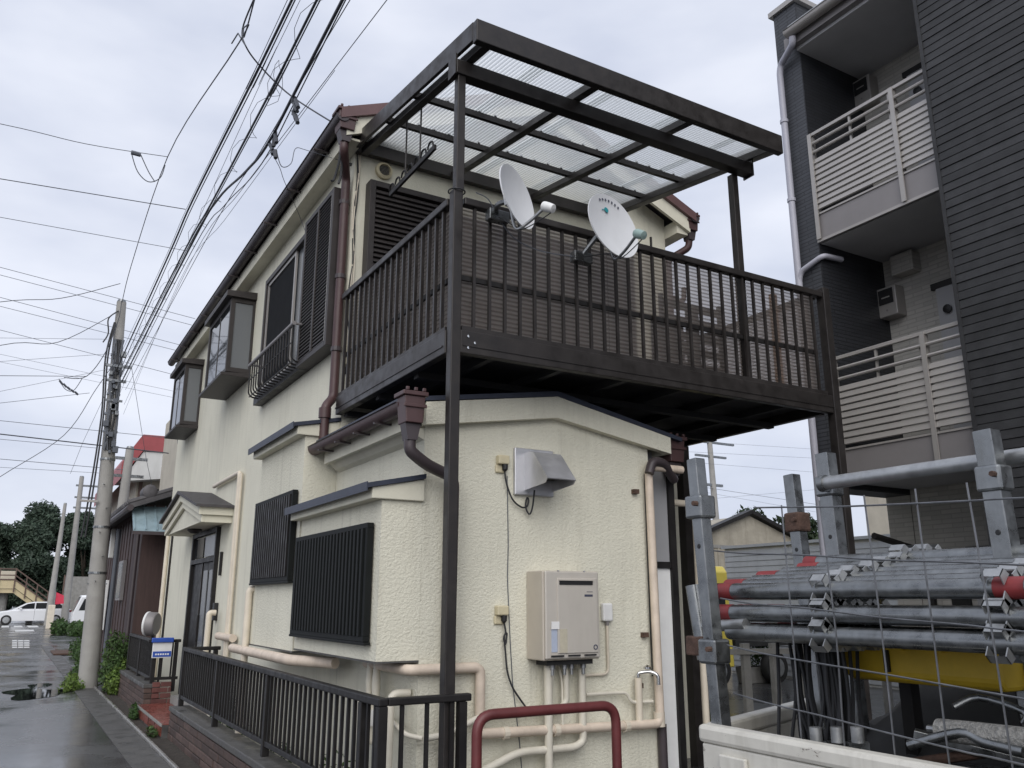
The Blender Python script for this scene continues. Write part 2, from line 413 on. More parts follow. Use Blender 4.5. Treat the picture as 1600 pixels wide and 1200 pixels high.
def glass(name, tint=(0.02, 0.023, 0.026), rough=0.04):
    m, t, b = new_mat(name)
    b.inputs["Base Color"].default_value = (*tint, 1); b.inputs["Roughness"].default_value = rough; b.inputs["IOR"].default_value = 1.55
    N = t.nodes.new; K = t.links.new
    g = N("ShaderNodeNewGeometry"); n = N("ShaderNodeTexNoise"); n.inputs["Scale"].default_value = 0.9; K(g.outputs["Position"], n.inputs["Vector"])
    bp = N("ShaderNodeBump"); bp.inputs["Strength"].default_value = 0.05; bp.inputs["Distance"].default_value = 0.02; K(n.outputs["Fac"], bp.inputs["Height"]); K(bp.outputs["Normal"], b.inputs["Normal"])
glass("glass")
glass("glass_frosted", (0.16, 0.17, 0.18), 0.25)
glass("car_glass", (0.02, 0.022, 0.025), 0.06)

def sheet(name, tcol, dcol, k_tr, k_tl):
    """translucent plastic sheet: part clear, part milky, a little gloss"""
    m, t, b = new_mat(name); N = t.nodes.new; K = t.links.new
    b.inputs["Base Color"].default_value = (*dcol, 1); b.inputs["Roughness"].default_value = 0.3
    tp = N("ShaderNodeBsdfTransparent"); tp.inputs["Color"].default_value = (*tcol, 1)
    tl = N("ShaderNodeBsdfTranslucent"); tl.inputs["Color"].default_value = (*dcol, 1)
    g = N("ShaderNodeNewGeometry"); n = N("ShaderNodeTexNoise"); n.inputs["Scale"].default_value = 2.2; n.inputs["Detail"].default_value = 6; K(g.outputs["Position"], n.inputs["Vector"])
    r = N("ShaderNodeMapRange"); r.inputs["From Min"].default_value = 0.3; r.inputs["From Max"].default_value = 0.7; r.inputs["To Min"].default_value = k_tr*0.8; r.inputs["To Max"].default_value = min(1, k_tr*1.15); K(n.outputs["Fac"], r.inputs["Value"])
    m1 = N("ShaderNodeMixShader"); m1.inputs[0].default_value = k_tl
    K(b.outputs[0], m1.inputs[1]); K(tl.outputs[0], m1.inputs[2])
    m2 = N("ShaderNodeMixShader"); K(r.outputs["Result"], m2.inputs[0]); K(m1.outputs[0], m2.inputs[1]); K(tp.outputs[0], m2.inputs[2])
    K(m2.outputs[0], t.nodes["Material Output"].inputs["Surface"])
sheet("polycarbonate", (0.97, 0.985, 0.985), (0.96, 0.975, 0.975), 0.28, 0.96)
# refraction stripes of the ribbed sheets, painted into their colours (same 32 mm pitch as their waves)
def rib_light_stripes(mat, axis, origin, lo_t, hi_t, lo_p, hi_p):
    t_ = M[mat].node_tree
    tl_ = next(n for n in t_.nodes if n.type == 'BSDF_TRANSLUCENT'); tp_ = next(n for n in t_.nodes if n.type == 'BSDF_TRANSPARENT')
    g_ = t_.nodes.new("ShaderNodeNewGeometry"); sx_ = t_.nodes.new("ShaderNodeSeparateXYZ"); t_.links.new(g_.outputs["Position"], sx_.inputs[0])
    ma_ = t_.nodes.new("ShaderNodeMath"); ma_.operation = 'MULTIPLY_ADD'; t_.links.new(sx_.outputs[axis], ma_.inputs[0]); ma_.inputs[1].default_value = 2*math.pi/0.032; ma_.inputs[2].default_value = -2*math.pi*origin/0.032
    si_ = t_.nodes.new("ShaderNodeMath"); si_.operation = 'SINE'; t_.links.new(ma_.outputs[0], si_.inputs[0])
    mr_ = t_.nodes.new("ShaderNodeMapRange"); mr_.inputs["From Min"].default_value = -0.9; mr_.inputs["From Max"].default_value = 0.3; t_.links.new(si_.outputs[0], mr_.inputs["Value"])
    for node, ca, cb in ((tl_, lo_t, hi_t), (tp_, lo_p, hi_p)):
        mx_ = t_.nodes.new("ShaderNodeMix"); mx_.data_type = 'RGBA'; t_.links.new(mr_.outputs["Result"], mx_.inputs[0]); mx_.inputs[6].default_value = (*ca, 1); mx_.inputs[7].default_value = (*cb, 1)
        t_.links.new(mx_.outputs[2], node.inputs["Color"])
rib_light_stripes("polycarbonate", "X", 2.315, (0.60, 0.62, 0.62), (0.97, 0.985, 0.985), (0.68, 0.70, 0.70), (0.98, 0.99, 0.99))
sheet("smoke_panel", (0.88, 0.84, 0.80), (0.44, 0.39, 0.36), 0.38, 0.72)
rib_light_stripes("smoke_panel", "Z", 3.31, (0.26, 0.23, 0.215), (0.58, 0.53, 0.495), (0.38, 0.35, 0.33), (0.95, 0.92, 0.89))
sheet("fly_screen", (0.9, 0.9, 0.9), (0.03, 0.03, 0.032), 0.25, 0.1)

def asphalt(name, c, wet):
    m, t, b = new_mat(name); N = t.nodes.new; K = t.links.new
    g = N("ShaderNodeNewGeometry")
    n1 = N("ShaderNodeTexNoise"); n1.inputs["Scale"].default_value = 0.55; n1.inputs["Detail"].default_value = 7; n1.inputs["Roughness"].default_value = 0.62; K(g.outputs["Position"], n1.inputs["Vector"])
    n2 = N("ShaderNodeTexNoise"); n2.inputs["Scale"].default_value = 85; n2.inputs["Detail"].default_value = 3; K(g.outputs["Position"], n2.inputs["Vector"])
    cr = N("ShaderNodeValToRGB"); cr.color_ramp.elements[0].position = 0.35; cr.color_ramp.elements[1].position = 0.68
    cr.color_ramp.elements[0].color = (c*0.65, c*0.66, c*0.69, 1); cr.color_ramp.elements[1].color = (c*1.3, c*1.3, c*1.3, 1)
    K(n1.outputs["Fac"], cr.inputs["Fac"])
    n4 = N("ShaderNodeTexVoronoi"); n4.inputs["Scale"].default_value = 130; K(g.outputs["Position"], n4.inputs["Vector"])
    r4 = N("ShaderNodeMapRange"); r4.inputs["From Max"].default_value = 0.6; r4.inputs["To Min"].default_value = 1.5; r4.inputs["To Max"].default_value = 0.6; K(n4.outputs["Distance"], r4.inputs["Value"])
    sc4 = N("ShaderNodeVectorMath"); sc4.operation = 'SCALE'; K(cr.outputs["Color"], sc4.inputs[0]); K(r4.outputs["Result"], sc4.inputs["Scale"])
    vc = N("ShaderNodeTexVoronoi"); vc.feature = 'DISTANCE_TO_EDGE'; vc.inputs["Scale"].default_value = 0.33
    dn = N("ShaderNodeTexNoise"); dn.inputs["Scale"].default_value = 2.5; dn.inputs["Detail"].default_value = 5; K(g.outputs["Position"], dn.inputs["Vector"])
    da = N("ShaderNodeVectorMath"); da.operation = 'MULTIPLY_ADD'; K(dn.outputs["Color"], da.inputs[0]); da.inputs[1].default_value = (0.9, 0.9, 0.0); K(g.outputs["Position"], da.inputs[2]); K(da.outputs[0], vc.inputs["Vector"])
    rc = N("ShaderNodeMapRange"); rc.inputs["From Max"].default_value = 0.007; rc.inputs["To Min"].default_value = 0.35; rc.inputs["To Max"].default_value = 1.0; K(vc.outputs["Distance"], rc.inputs["Value"])
    sc5 = N("ShaderNodeVectorMath"); sc5.operation = 'SCALE'; K(sc4.outputs["Vector"], sc5.inputs[0]); K(rc.outputs["Result"], sc5.inputs["Scale"]); K(sc5.outputs["Vector"], b.inputs["Base Color"])
    r = N("ShaderNodeMapRange"); r.inputs["From Min"].default_value = 0.38; r.inputs["From Max"].default_value = 0.62; r.inputs["To Min"].default_value = wet; r.inputs["To Max"].default_value = wet + 0.22
    K(n1.outputs["Fac"], r.inputs["Value"]); K(r.outputs["Result"], b.inputs["Roughness"])
    bp = N("ShaderNodeBump"); bp.inputs["Strength"].default_value = 0.10; bp.inputs["Distance"].default_value = 0.004
    K(n2.outputs["Fac"], bp.inputs["Height"]); K(bp.outputs["Normal"], b.inputs["Normal"])
asphalt("asphalt", 0.075, 0.10)
asphalt("asphalt_lot", 0.060, 0.12)
m_, t_, b_ = new_mat("water")
b_.inputs["Base Color"].default_value = (0.012, 0.012, 0.013, 1); b_.inputs["Roughness"].default_value = 0.03; b_.inputs["IOR"].default_value = 1.33

# chipped and scratched paint of the truck bed
mt = M["truck_white"]; t_ = mt.node_tree; b_ = t_.nodes["Principled BSDF"]; old_ = b_.inputs["Base Color"].links[0].from_socket
g_ = t_.nodes.new("ShaderNodeNewGeometry"); mp_ = t_.nodes.new("ShaderNodeMapping"); mp_.inputs["Scale"].default_value = (1.0, 0.5, 1.3); t_.links.new(g_.outputs["Position"], mp_.inputs["Vector"])
n_ = t_.nodes.new("ShaderNodeTexNoise"); n_.inputs["Scale"].default_value = 22; n_.inputs["Detail"].default_value = 9; n_.inputs["Roughness"].default_value = 0.72; t_.links.new(mp_.outputs["Vector"], n_.inputs["Vector"])
r_ = t_.nodes.new("ShaderNodeMapRange"); r_.inputs["From Min"].default_value = 0.64; r_.inputs["From Max"].default_value = 0.68; t_.links.new(n_.outputs["Fac"], r_.inputs["Value"])
x_ = t_.nodes.new("ShaderNodeMix"); x_.data_type = 'RGBA'; t_.links.new(r_.outputs["Result"], x_.inputs[0]); t_.links.new(old_, x_.inputs[6]); x_.inputs[7].default_value = (0.07, 0.045, 0.03, 1); t_.links.new(x_.outputs[2], b_.inputs["Base Color"])

# ================================================================== SETTING
def sheetmesh(name, mat, x0, x1, y0, y1, z):
    return struct(MB().quad((x0,y0,z),(x1,y0,z),(x1,y1,z),(x0,y1,z)).build(name, mat))
sheetmesh("ground", "asphalt_lot", -600, 600, -300, 900, 0.0)
sheetmesh("road", "asphalt", -4.2, 1.22, -30, 62, 0.004)
sheetmesh("cross_road", "asphalt", -60, 60, 60, 68, 0.008)
# concrete channel beside the lane, with slab joints
ch = MB()
y = -10.0
while y < 34:
    ch.box(1.225, 1.545, y, y + 0.595, -0.05, 0.010 + random.uniform(0, 0.003)); y += 0.6
struct(ch.build("channel_slabs", "concrete_dark"))
kb = MB(); y = -10.0
while y < 17.2:
    kb.box(1.55, 1.585, y, y + 1.19, -0.05, 0.045); y += 1.2
struct(kb.build("kerb", "kerb_wet", bevel=0.008))
sheetmesh("verge_strip", "soil", 1.585, 2.345, 4.6, 17.2, 0.006)
# puddle on the lane
pd = MB(); cpt = onZ(56, 1083, 0.008); ring = []
for k in range(28):
    a = 2*math.pi*k/28; q = 1 + 0.22*math.sin(3*a+1) + 0.13*math.sin(5*a)
    ring.append((cpt.x + 0.48*q*math.cos(a), cpt.y + 0.95*q*math.sin(a), 0.0085))
pd.add(ring, [tuple(range(28))]); struct(pd.build("puddle", "water"))
pd = MB(); cpt = onZ(62, 1071, 0.008); ring = []
for k in range(20):
    a = 2*math.pi*k/20; q = 1 + 0.3*math.sin(2*a+1) + 0.13*math.sin(5*a)
    ring.append((cpt.x + 0.16*q*math.cos(a), cpt.y + 0.55*q*math.sin(a), 0.0085))
pd.add(ring, [tuple(range(20))]); struct(pd.build("puddle", "water"))
# painted markings at the far end of the lane
mk = MB()
for (u0, u1, v) in ((2, 14, 979), (22, 34, 979), (44, 58, 979)):
    a, b = onZ(u0, v+1.5, 0.014), onZ(u1, v-1.5, 0.014); mk.quad((a.x, a.y, 0.014), (b.x, a.y, 0.014), (b.x, b.y, 0.014), (a.x, b.y, 0.014))
a, b = onZ(24, 987, 0.014), onZ(52, 984, 0.014); mk.quad((a.x, a.y, 0.014), (b.x, a.y, 0.014), (b.x, b.y, 0.014), (a.x, b.y, 0.014))
for i in range(3):
    for j in range(4):
        u, v = 19 + i*9.5, 1000 + j*3.4
        a, b = onZ(u, v+2.3, 0.01), onZ(u+7.5, v, 0.01); mk.quad((a.x, a.y, 0.01), (b.x, a.y, 0.01), (b.x, b.y, 0.01), (a.x, b.y, 0.01))
struct(mk.build("road_markings", "paint_white_road"))

# ================================================================== THE HOUSE
XS, Y1, YE = 2.345, 7.0, 16.2          # street wall, front wall of the upper storey, far end
YF = 5.2                                # front wall of the ground-floor extension
H = thing("two_storey_house", "cream stucco two-storey house with dark brown shutters, in the middle", "house", (XS, Y1, 0))
SL = 0.42; XRIDGE = 4.27
MB().prism([(XS,0),(6.2,0),(6.2,5.95),(XRIDGE,5.95+SL*1.925),(XS,5.95)], 'y', Y1, YE).build("wall", "stucco_smooth", H)
MB().prism([(XS,0),(4.31,0),(4.31,2.73),(3.40,2.91),(XS,2.73)], 'y', YF, Y1-0.002).build("extension_wall", "stucco", H)
# main roof
def roof_z(x): return 5.95 + SL*(XRIDGE - XS) - SL*abs(x - XRIDGE)
rf = MB()
for sx in (-1, 1):
    xe = XRIDGE + sx*2.16
    rf.prism([(XRIDGE, roof_z(XRIDGE)+0.03), (xe, roof_z(xe)+0.03), (xe, roof_z(xe)+0.10), (XRIDGE, roof_z(XRIDGE)+0.11)], 'y', 6.74, YE+0.2)
roof = rf.build("roof", "roof_tile", H)
vg = MB()
for sx in (-1, 1):
    xe = XRIDGE + sx*2.17
    vg.prism([(XRIDGE, roof_z(XRIDGE)+0.02), (xe, roof_z(xe)+0.02), (xe, roof_z(xe)+0.13), (XRIDGE, roof_z(XRIDGE)+0.14)], 'y', 6.70, 6.738)
vg.build("verge_cap", "verge_red", roof)
bb = MB()
for sx in (-1, 1):
    xe = XRIDGE + sx*2.1
    bb.prism([(XRIDGE, roof_z(XRIDGE)+0.018), (xe, roof_z(xe)+0.018), (xe, roof_z(xe)-0.15), (XRIDGE, roof_z(XRIDGE)-0.15)], 'y', 6.74, 6.775)
bb.build("barge_board", "cream_trim", roof)
MB().box(XRIDGE-0.08, XRIDGE+0.08, 6.72, YE+0.2, roof_z(XRIDGE)+0.10, roof_z(XRIDGE)+0.16).build("ridge_cap", "verge_red", roof)
# eaves on the street side
MB().box(2.19, 2.225, 6.78, YE+0.18, 5.70, 5.86).build("fascia", "cream_trim", H)
MB().box(2.226, XS-0.001, 6.78, YE+0.18, 5.715, 5.735).build("soffit", "cream_trim", H)
def gutter(name, x, y0, y1, z, r, mat, par):
    m = MB(); n = 10; base = 0; ys = [y0, y1]
    prof = [(x + r*math.cos(math.pi + math.pi*k/n), z + r*math.sin(math.pi + math.pi*k/n)) for k in range(n+1)]
    prof = [(x - r - 0.012, z + 0.004)] + prof + [(x + r, z + 0.012)]
    inner = [(px*0.9 + x*0.1, pz*0.9 + (z+0.02)*0.1) for px, pz in reversed(prof)]
    m.prism(prof + inner, 'y', y0, y1)
    m.prism([(x + r*math.cos(math.pi + math.pi*k/n), z + r*math.sin(math.pi + math.pi*k/n)) for k in range(n+1)], 'y', y0-0.012, y0-0.001)
    m.prism([(x + r*math.cos(math.pi + math.pi*k/n), z + r*math.sin(math.pi + math.pi*k/n)) for k in range(n+1)], 'y', y1+0.001, y1+0.012)
    return m.build(name, mat, par, smooth=True)
g1 = gutter("eave_gutter", 2.12, 6.72, YE+0.2, 5.905, 0.062, "gutter_dark", H)
for k in range(10):
    MB().box(2.03, 2.19, 7.3+k*0.95, 7.33+k*0.95, 5.822, 5.836).build("gutter_bracket", "gutter_dark", g1)
def hopper(cx, cy, zt, s, par, mat="gutter_red"):
    m = MB()
    m.prism([(cx-s*0.8, zt-0.21), (cx+s*0.8, zt-0.21), (cx+s, zt-0.03), (cx-s, zt-0.03)], 'y', cy-s*0.95, cy+s*0.95)
    m.box(cx-s*1.22, cx+s*1.22, cy-s*1.15, cy+s*1.15, zt-0.03, zt)
    m.box(cx-s*1.1, cx+s*1.1, cy-s*1.1, cy-s*0.96, zt-0.11, zt-0.085)
    for q in (-1, 0, 1): m.box(cx+q*s*0.8-0.012, cx+q*s*0.8+0.012, cy-s*1.15, cy-s*0.9, zt, zt+0.025)
    h = m.build("rain_hopper", mat, par, bevel=0.006)
    MB().prism([(cx-s*0.45, zt-0.32), (cx+s*0.45, zt-0.32), (cx+s*0.75, zt-0.212), (cx-s*0.75, zt-0.212)], 'y', cy-s*0.6, cy+s*0.6).build("spout", "gutter_dark", h)
    return h
hopper(2.17, 6.80, 5.99, 0.085, H)
dp = MB().tube(rounded([(2.17,6.80,5.68),(2.17,6.80,5.60),(2.285,7.04,5.44),(2.285,7.06,3.30),(2.20,7.01,3.20),(2.20,7.01,2.84)], 0.05), 0.042, 12).build("downpipe", "gutter_red", H, smooth=True)
for z in (5.2, 4.45, 3.75):
    MB().lathe((2.285,7.05,z), (0,0,1), [(0.03,-0.02),(0.05,-0.02),(0.05,0.02),(0.03,0.02)], 12).build("pipe_clip", "gutter_dark", dp)
MB().lathe((2.20,7.01,3.14), (0,0,1), [(0.03,-0.045),(0.054,-0.045),(0.054,0.045),(0.03,0.045)], 12).build("pipe_joint", "gutter_red", dp, smooth=True)
# right-hand eave seen beside the balcony roof
gutter("eave_gutter", 6.43, 6.72, YE, 5.93, 0.07, "gutter_dark", H)
hopper(6.42, 6.82, 5.98, 0.085, H)
MB().tube(rounded([(6.42,6.82,5.68),(6.42,6.84,5.58),(6.26,7.03,5.46),(6.26,7.05,0.1)], 0.05), 0.042, 10).build("downpipe", "gutter_red", H, smooth=True)
MB().tube(rounded([(6.27,6.99,4.98),(6.34,6.99,4.93),(6.42,6.97,4.96),(6.43,6.97,5.12)], 0.05), 0.03, 10).build("pipe_hook", "gutter_red", H, smooth=True)
MB().box(6.2, 6.36, 6.78, 7.2, 5.70, 5.86).build("fascia", "cream_trim", H)

# extension roof and its gable band
er = MB()
er.prism([(3.405,3.045),(2.13,2.855),(2.13,2.885),(3.405,3.085)], 'y', 5.125, Y1-0.01)
er.prism([(3.405,3.045),(4.62,2.812),(4.62,2.842),(3.405,3.085)], 'y', 5.125, Y1-0.01)
eroof = er.build("extension_roof", "roof_blue", H)
MB().prism([(2.32,2.715),(3.40,2.88),(4.50,2.70),(4.50,2.833),(3.405,3.043),(2.32,2.875)], 'y', 5.13, YF-0.001).build("gable_band", "stucco", H)
MB().box(2.20, 2.235, YF+0.001, 6.95, 2.68, 2.852).build("fascia", "cream_trim", H)
MB().prism([(2.236,2.70),(XS-0.001,2.70),(XS-0.001,2.62),(2.30,2.64)], 'y', YF+0.001, 6.95).build("soffit", "cream_trim", H)
MB().prism([(4.46,2.70),(4.50,2.70),(4.50,2.81),(4.46,2.815)], 'y', YF+0.001, 6.95).build("fascia", "cream_trim", H)
g2 = gutter("low_gutter", 2.135, 5.06, 7.02, 2.825, 0.062, "gutter_red", H)
for k in range(4): MB().box(2.07, 2.20, 5.45+k*0.42, 5.475+k*0.42, 2.752, 2.764).build("gutter_bracket", "gutter_dark", g2)
hopper(2.15, 5.0, 2.885, 0.074, H)
MB().tube(rounded([(2.15,5.0,2.57),(2.15,5.0,2.50),(2.28,5.02,2.42),(2.525,5.10,2.36),(2.525,5.14,0.1)], 0.07), 0.040, 12).build("downpipe", "gutter_dark", H, smooth=True)
hopper(4.60, 5.25, 2.86, 0.085, H)
MB().tube(rounded([(4.60,5.25,2.54),(4.58,5.2,2.50),(4.40,5.12,2.62),(4.28,5.11,2.62),(4.245,5.11,2.52)], 0.05), 0.038, 10).build("downpipe", "gutter_dark", H, smooth=True)

# ---- lower bay windows (box-outs with a small pent roof and barred window)
def bay(y0, y1, z0, z1, gy0, gy1, gz0, gz1, nbars, bars_mat):
    x0 = 2.05
    b = MB().box(x0, XS-0.001, y0, y1, z0, z1).build("bay", "stucco", H)
    MB().box(x0-0.004, XS-0.002, y0-0.004, y1+0.004, z0-0.012, z0-0.001).build("bay_base", "concrete_dark", b)
    MB().prism([(x0-0.08, z1+0.001), (XS-0.001, z1+0.001), (XS-0.001, z1+0.15), (x0-0.08, z1+0.075)], 'y', y0-0.03, y1+0.06).build("bay_cornice", "cream_trim", b, bevel=0.006)
    MB().prism([(x0-0.12, z1+0.066), (XS-0.001, z1+0.153), (XS-0.001, z1+0.185), (x0-0.12, z1+0.098)], 'y', y0-0.05, y1+0.09).build("bay_roof", "roof_blue", b)
    MB().prism([(x0-0.128, z1+0.045), (x0-0.12, z1+0.045), (x0-0.12, z1+0.105), (x0-0.128, z1+0.105)], 'y', y0-0.05, y1+0.09).build("drip_edge", "roof_blue", b)
    w = MB().box(x0-0.008, x0-0.001, gy0+0.03, gy1-0.03, gz0+0.03, gz1-0.03).build("window", "glass", H)
    f = MB()
    xa, xb = x0-0.055, x0-0.009
    f.box(xa, xb, gy0, gy1, gz0, gz0+0.035).box(xa, xb, gy0, gy1, gz1-0.035, gz1)
    f.box(xa, xb, gy0, gy0+0.04, gz0+0.035, gz1-0.035).box(xa, xb, gy1-0.04, gy1, gz0+0.035, gz1-0.035)
    f.box(xa, xb, gy0-0.02, gy1+0.02, gz0-0.02, gz0-0.001)
    f.build("window_frame", "grille_black", w, bevel=0.003)
    sp = (gy1-gy0-0.08)/nbars
    src = MB().box(xa-0.012, xa+0.008, gy0+0.04+sp*0.2, gy0+0.04+sp*0.68, gz0+0.036, gz1-0.036).build("bar", bars_mat, w)
    for k in range(1, nbars): copy_part(src, w, (0, sp*k, 0))
    MB().box(xa+0.012, xa+0.03, gy0+0.041, gy1-0.041, gz0+0.40, gz0+0.42).build("cross_bar", "grille_black", w)
    return b
bay(5.20, 6.99, 1.175, 2.195, 5.30, 6.95, 1.29, 2.05, 22, "grille_black")
bay(7.04, 8.50, 1.15, 2.93, 7.12, 8.42, 1.71, 2.47, 17, "bronze_dark")

# ---- upper glazed box bays on the street side
def box_bay(y0, y1, xo, z0, z1):
    m = MB(); t = 0.055
    xi = XS - 0.001
    for (ya, yb) in ((y0, y0+t), (y1-t, y1)):
        m.box(xo, xo+t, ya, yb, z0+0.06, z1-0.001); m.box(xi-0.03, xi, ya, yb, z0+0.06, z1-0.001)
    m.box(xo+t, xi-0.03, y0, y0+t*0.8, z0+0.06, z0+0.12).box(xo+t, xi-0.03, y0, y0+t*0.8, z1-0.06, z1-0.001)
    m.box(xo+t, xi-0.03, y1-t*0.8, y1, z0+0.06, z0+0.12).box(xo+t, xi-0.03, y1-t*0.8, y1, z1-0.06, z1-0.001)
    m.box(xo, xo+t*0.8, y0+t, y1-t, z0+0.06, z0+0.11).box(xo, xo+t*0.8, y0+t, y1-t, z1-0.07, z1-0.001)
    ym = (y0+y1)/2; m.box(xo+0.01, xo+0.035, ym-0.02, ym+0.02, z0+0.11, z1-0.07)
    f = m.build("box_window", "shutter", H, bevel=0.003)
    MB().prism([(xo-0.06, z0), (xi, z0), (xi, z0+0.059), (xo-0.06, z0+0.04)], 'y', y0-0.03, y1+0.03).build("sill", "shutter", f, bevel=0.004)
    MB().prism([(xo-0.07, z1), (xi, z1), (xi, z1+0.10), (xo-0.07, z1+0.075)], 'y', y0-0.05, y1+0.05).build("box_roof", "shutter", f, bevel=0.004)
    for a, b in ((y0+t, ym-0.02), (ym+0.02, y1-t)):
        MB().box(xo+0.015, xo+0.022, a+0.002, b-0.002, z0+0.112, z1-0.072).build("pane", "glass", f)
    for ya in (y0+0.015, y1-0.022):
        MB().box(xo+t+0.002, xi-0.032, ya, ya+0.007, z0+0.122, z1-0.062).build("pane", "glass_frosted", f)
    MB().box(xo+0.16, xo+0.165, y0+0.07, y1-0.07, z0+0.1, z1-0.03).build("curtain", "curtain", f)
box_bay(10.70, 12.10, 2.03, 4.32, 5.38)
box_bay(14.22, 15.35, 2.06, 4.27, 5.35)

# ---- upper street-side window with shutter box and curved guard
W = MB().box(2.29, XS-0.001, 8.06, 9.92, 3.90, 5.38)
W = MB()
W.box(2.275, XS-0.001, 8.06, 9.95, 5.33, 5.39).box(2.275, XS-0.001, 8.06, 9.95, 3.90, 3.96).box(2.275, XS-0.001, 9.89, 9.95, 3.96, 5.33).box(2.275, XS-0.001, 8.06, 8.10, 3.96, 5.33)
W = W.build("window", "shutter", H, bevel=0.003)
MB().box(2.33, 2.338, 8.10, 8.98, 3.96, 5.33).build("pane", "glass_frosted", W)
MB().box(2.31, 2.316, 8.72, 9.89, 3.96, 5.33).build("fly_screen", "screen_mesh", W)
m = MB()
for yy in (8.70, 9.86): m.box(2.295, 2.318, yy-0.02, yy+0.02, 3.961, 5.329)
m.box(2.295, 2.318, 8.72, 9.86, 5.29, 5.329).box(2.295, 2.318, 8.72, 9.86, 3.961, 4.0)
m.build("sash", "apt_rail", W)
def shutter_box_x(x0, y0, y1, z0, z1):
    m = MB(); xi = XS - 0.001; t = 0.05
    m.box(x0, xi, y0, y0+t, z0, z1).box(x0, xi, y1-t, y1, z0, z1).box(x0, xi, y0+t, y1-t, z1-t, z1).box(x0, xi, y0+t, y1-t, z0, z0+t)
    m.box(x0-0.004, x0+0.03, (y0+y1)/2-0.02, (y0+y1)/2+0.02, z0+t, z1-t)
    m.box(x0+0.05, x0+0.06, y0+t, y1-t, z0+t, z1-t)
    s = m.build("shutter_box", "shutter", H, bevel=0.004)
    l = MB(); z = z0 + t + 0.01
    while z < z1 - t - 0.03:
        for (qa, qb) in ((y0+t, (y0+y1)/2-0.021), ((y0+y1)/2+0.021, y1-t)):
            l.prism([(x0+0.004, z), (x0+0.006, z-0.004), (x0+0.049, z-0.002), (x0+0.049, z+0.030), (x0+0.018, z+0.028)], 'y', qa, qb)
        z += 0.036
    o = l.build("louvres", "shutter", s); o["kind"] = "stuff"
    MB().box(x0-0.002, x0-0.0005, y0+0.05, y0+0.058, z0+0.05, z1-0.05).build("edge_trim", "apt_rail", s)
shutter_box_x(2.20, 7.12, 8.05, 3.80, 5.38)
G = MB().tube([(2.13,7.95,4.24),(2.13,9.78,4.24)], 0.022, 10).build("window_guard", "apt_panel", H, smooth=True)
src = None
for k in range(17):
    yy = 7.99 + k*0.11
    if src is None:
        src = MB().tube([(2.13,yy,4.22)] + arc((2.20,yy,3.92), 0.07, 180, 270, 6) + [(2.275,yy,3.845),(2.34,yy,3.845)], 0.009, 6).build("bar", "bronze_dark", G, smooth=True)
    else: copy_part(src, G, (0, 0.11*k, 0))
MB().tube([(2.15,7.95,3.86),(2.15,9.78,3.86)], 0.008, 6).build("guard_rail", "bronze_dark", G)
MB().tube([(2.13,7.97,4.05),(2.13,9.76,4.05)], 0.006, 6).build("guard_rail", "bronze_dark", G)
for yy in (7.97, 9.76): MB().tube([(2.13,yy,4.24),(2.34,yy,4.24)], 0.012, 6).build("bracket", "apt_panel", G)
MB().box(2.24, XS-0.001, 8.06, 9.95, 3.80, 3.899).build("window_sill", "bronze_dark", H)

# ---- front wall of the upper storey (behind the balcony)
S = MB(); y0, y1 = Y1-0.13, Y1-0.001
S.box(2.47, 2.53, y0, y1, 3.4, 5.42).box(3.22, 3.26, y0, y1, 3.4, 5.42).box(2.53, 3.22, y0, y1, 5.36, 5.42).box(2.53, 3.22, y0+0.06, y0+0.07, 3.4, 5.36)
S = S.build("shutter_box", "shutter", H, bevel=0.004)
l = MB(); z = 3.45
while z < 5.33:
    l.prism([(y0+0.002, z), (y0+0.006, z-0.005), (y0+0.059, z-0.004), (y0+0.059, z+0.040), (y0+0.024, z+0.038)], 'x', 2.53, 3.22); z += 0.05
o = l.build("louvres", "shutter", S); o["kind"] = "stuff"
W2 = MB()
for x in (3.27, 4.15, 5.03, 5.6): W2.box(x, x+0.05, Y1-0.07, Y1-0.001, 3.42, 5.22)
W2.box(3.27, 5.65, Y1-0.08, Y1-0.001, 5.22, 5.30).box(3.32, 5.6, Y1-0.07, Y1-0.001, 3.36, 3.419)
W2 = W2.build("balcony_window", "bronze", H)
MB().box(3.32, 4.15, Y1-0.03, Y1-0.02, 3.42, 5.22).build("pane", "glass", W2)
MB().box(4.20, 5.03, Y1-0.045, Y1-0.035, 3.42, 5.22).build("pane", "glass", W2)
MB().box(5.08, 5.6, Y1-0.03, Y1-0.02, 3.42, 5.22).build("pane", "glass", W2)
V = MB().lathe((2.64, Y1-0.001, 5.60), (0,-1,0), [(0.0,0.0),(0.085,0.0),(0.085,0.035),(0.06,0.05),(0.055,0.02),(0.0,0.02)], 28).build("wall_vent", "plastic_cream", H, smooth=True)
m = MB()
for k in range(-3, 4): m.box(2.64-0.05, 2.64+0.05, Y1-0.035, Y1-0.03, 5.60+k*0.014-0.004, 5.60+k*0.014+0.004)
m.build("vent_louvre", "black_plastic", V)

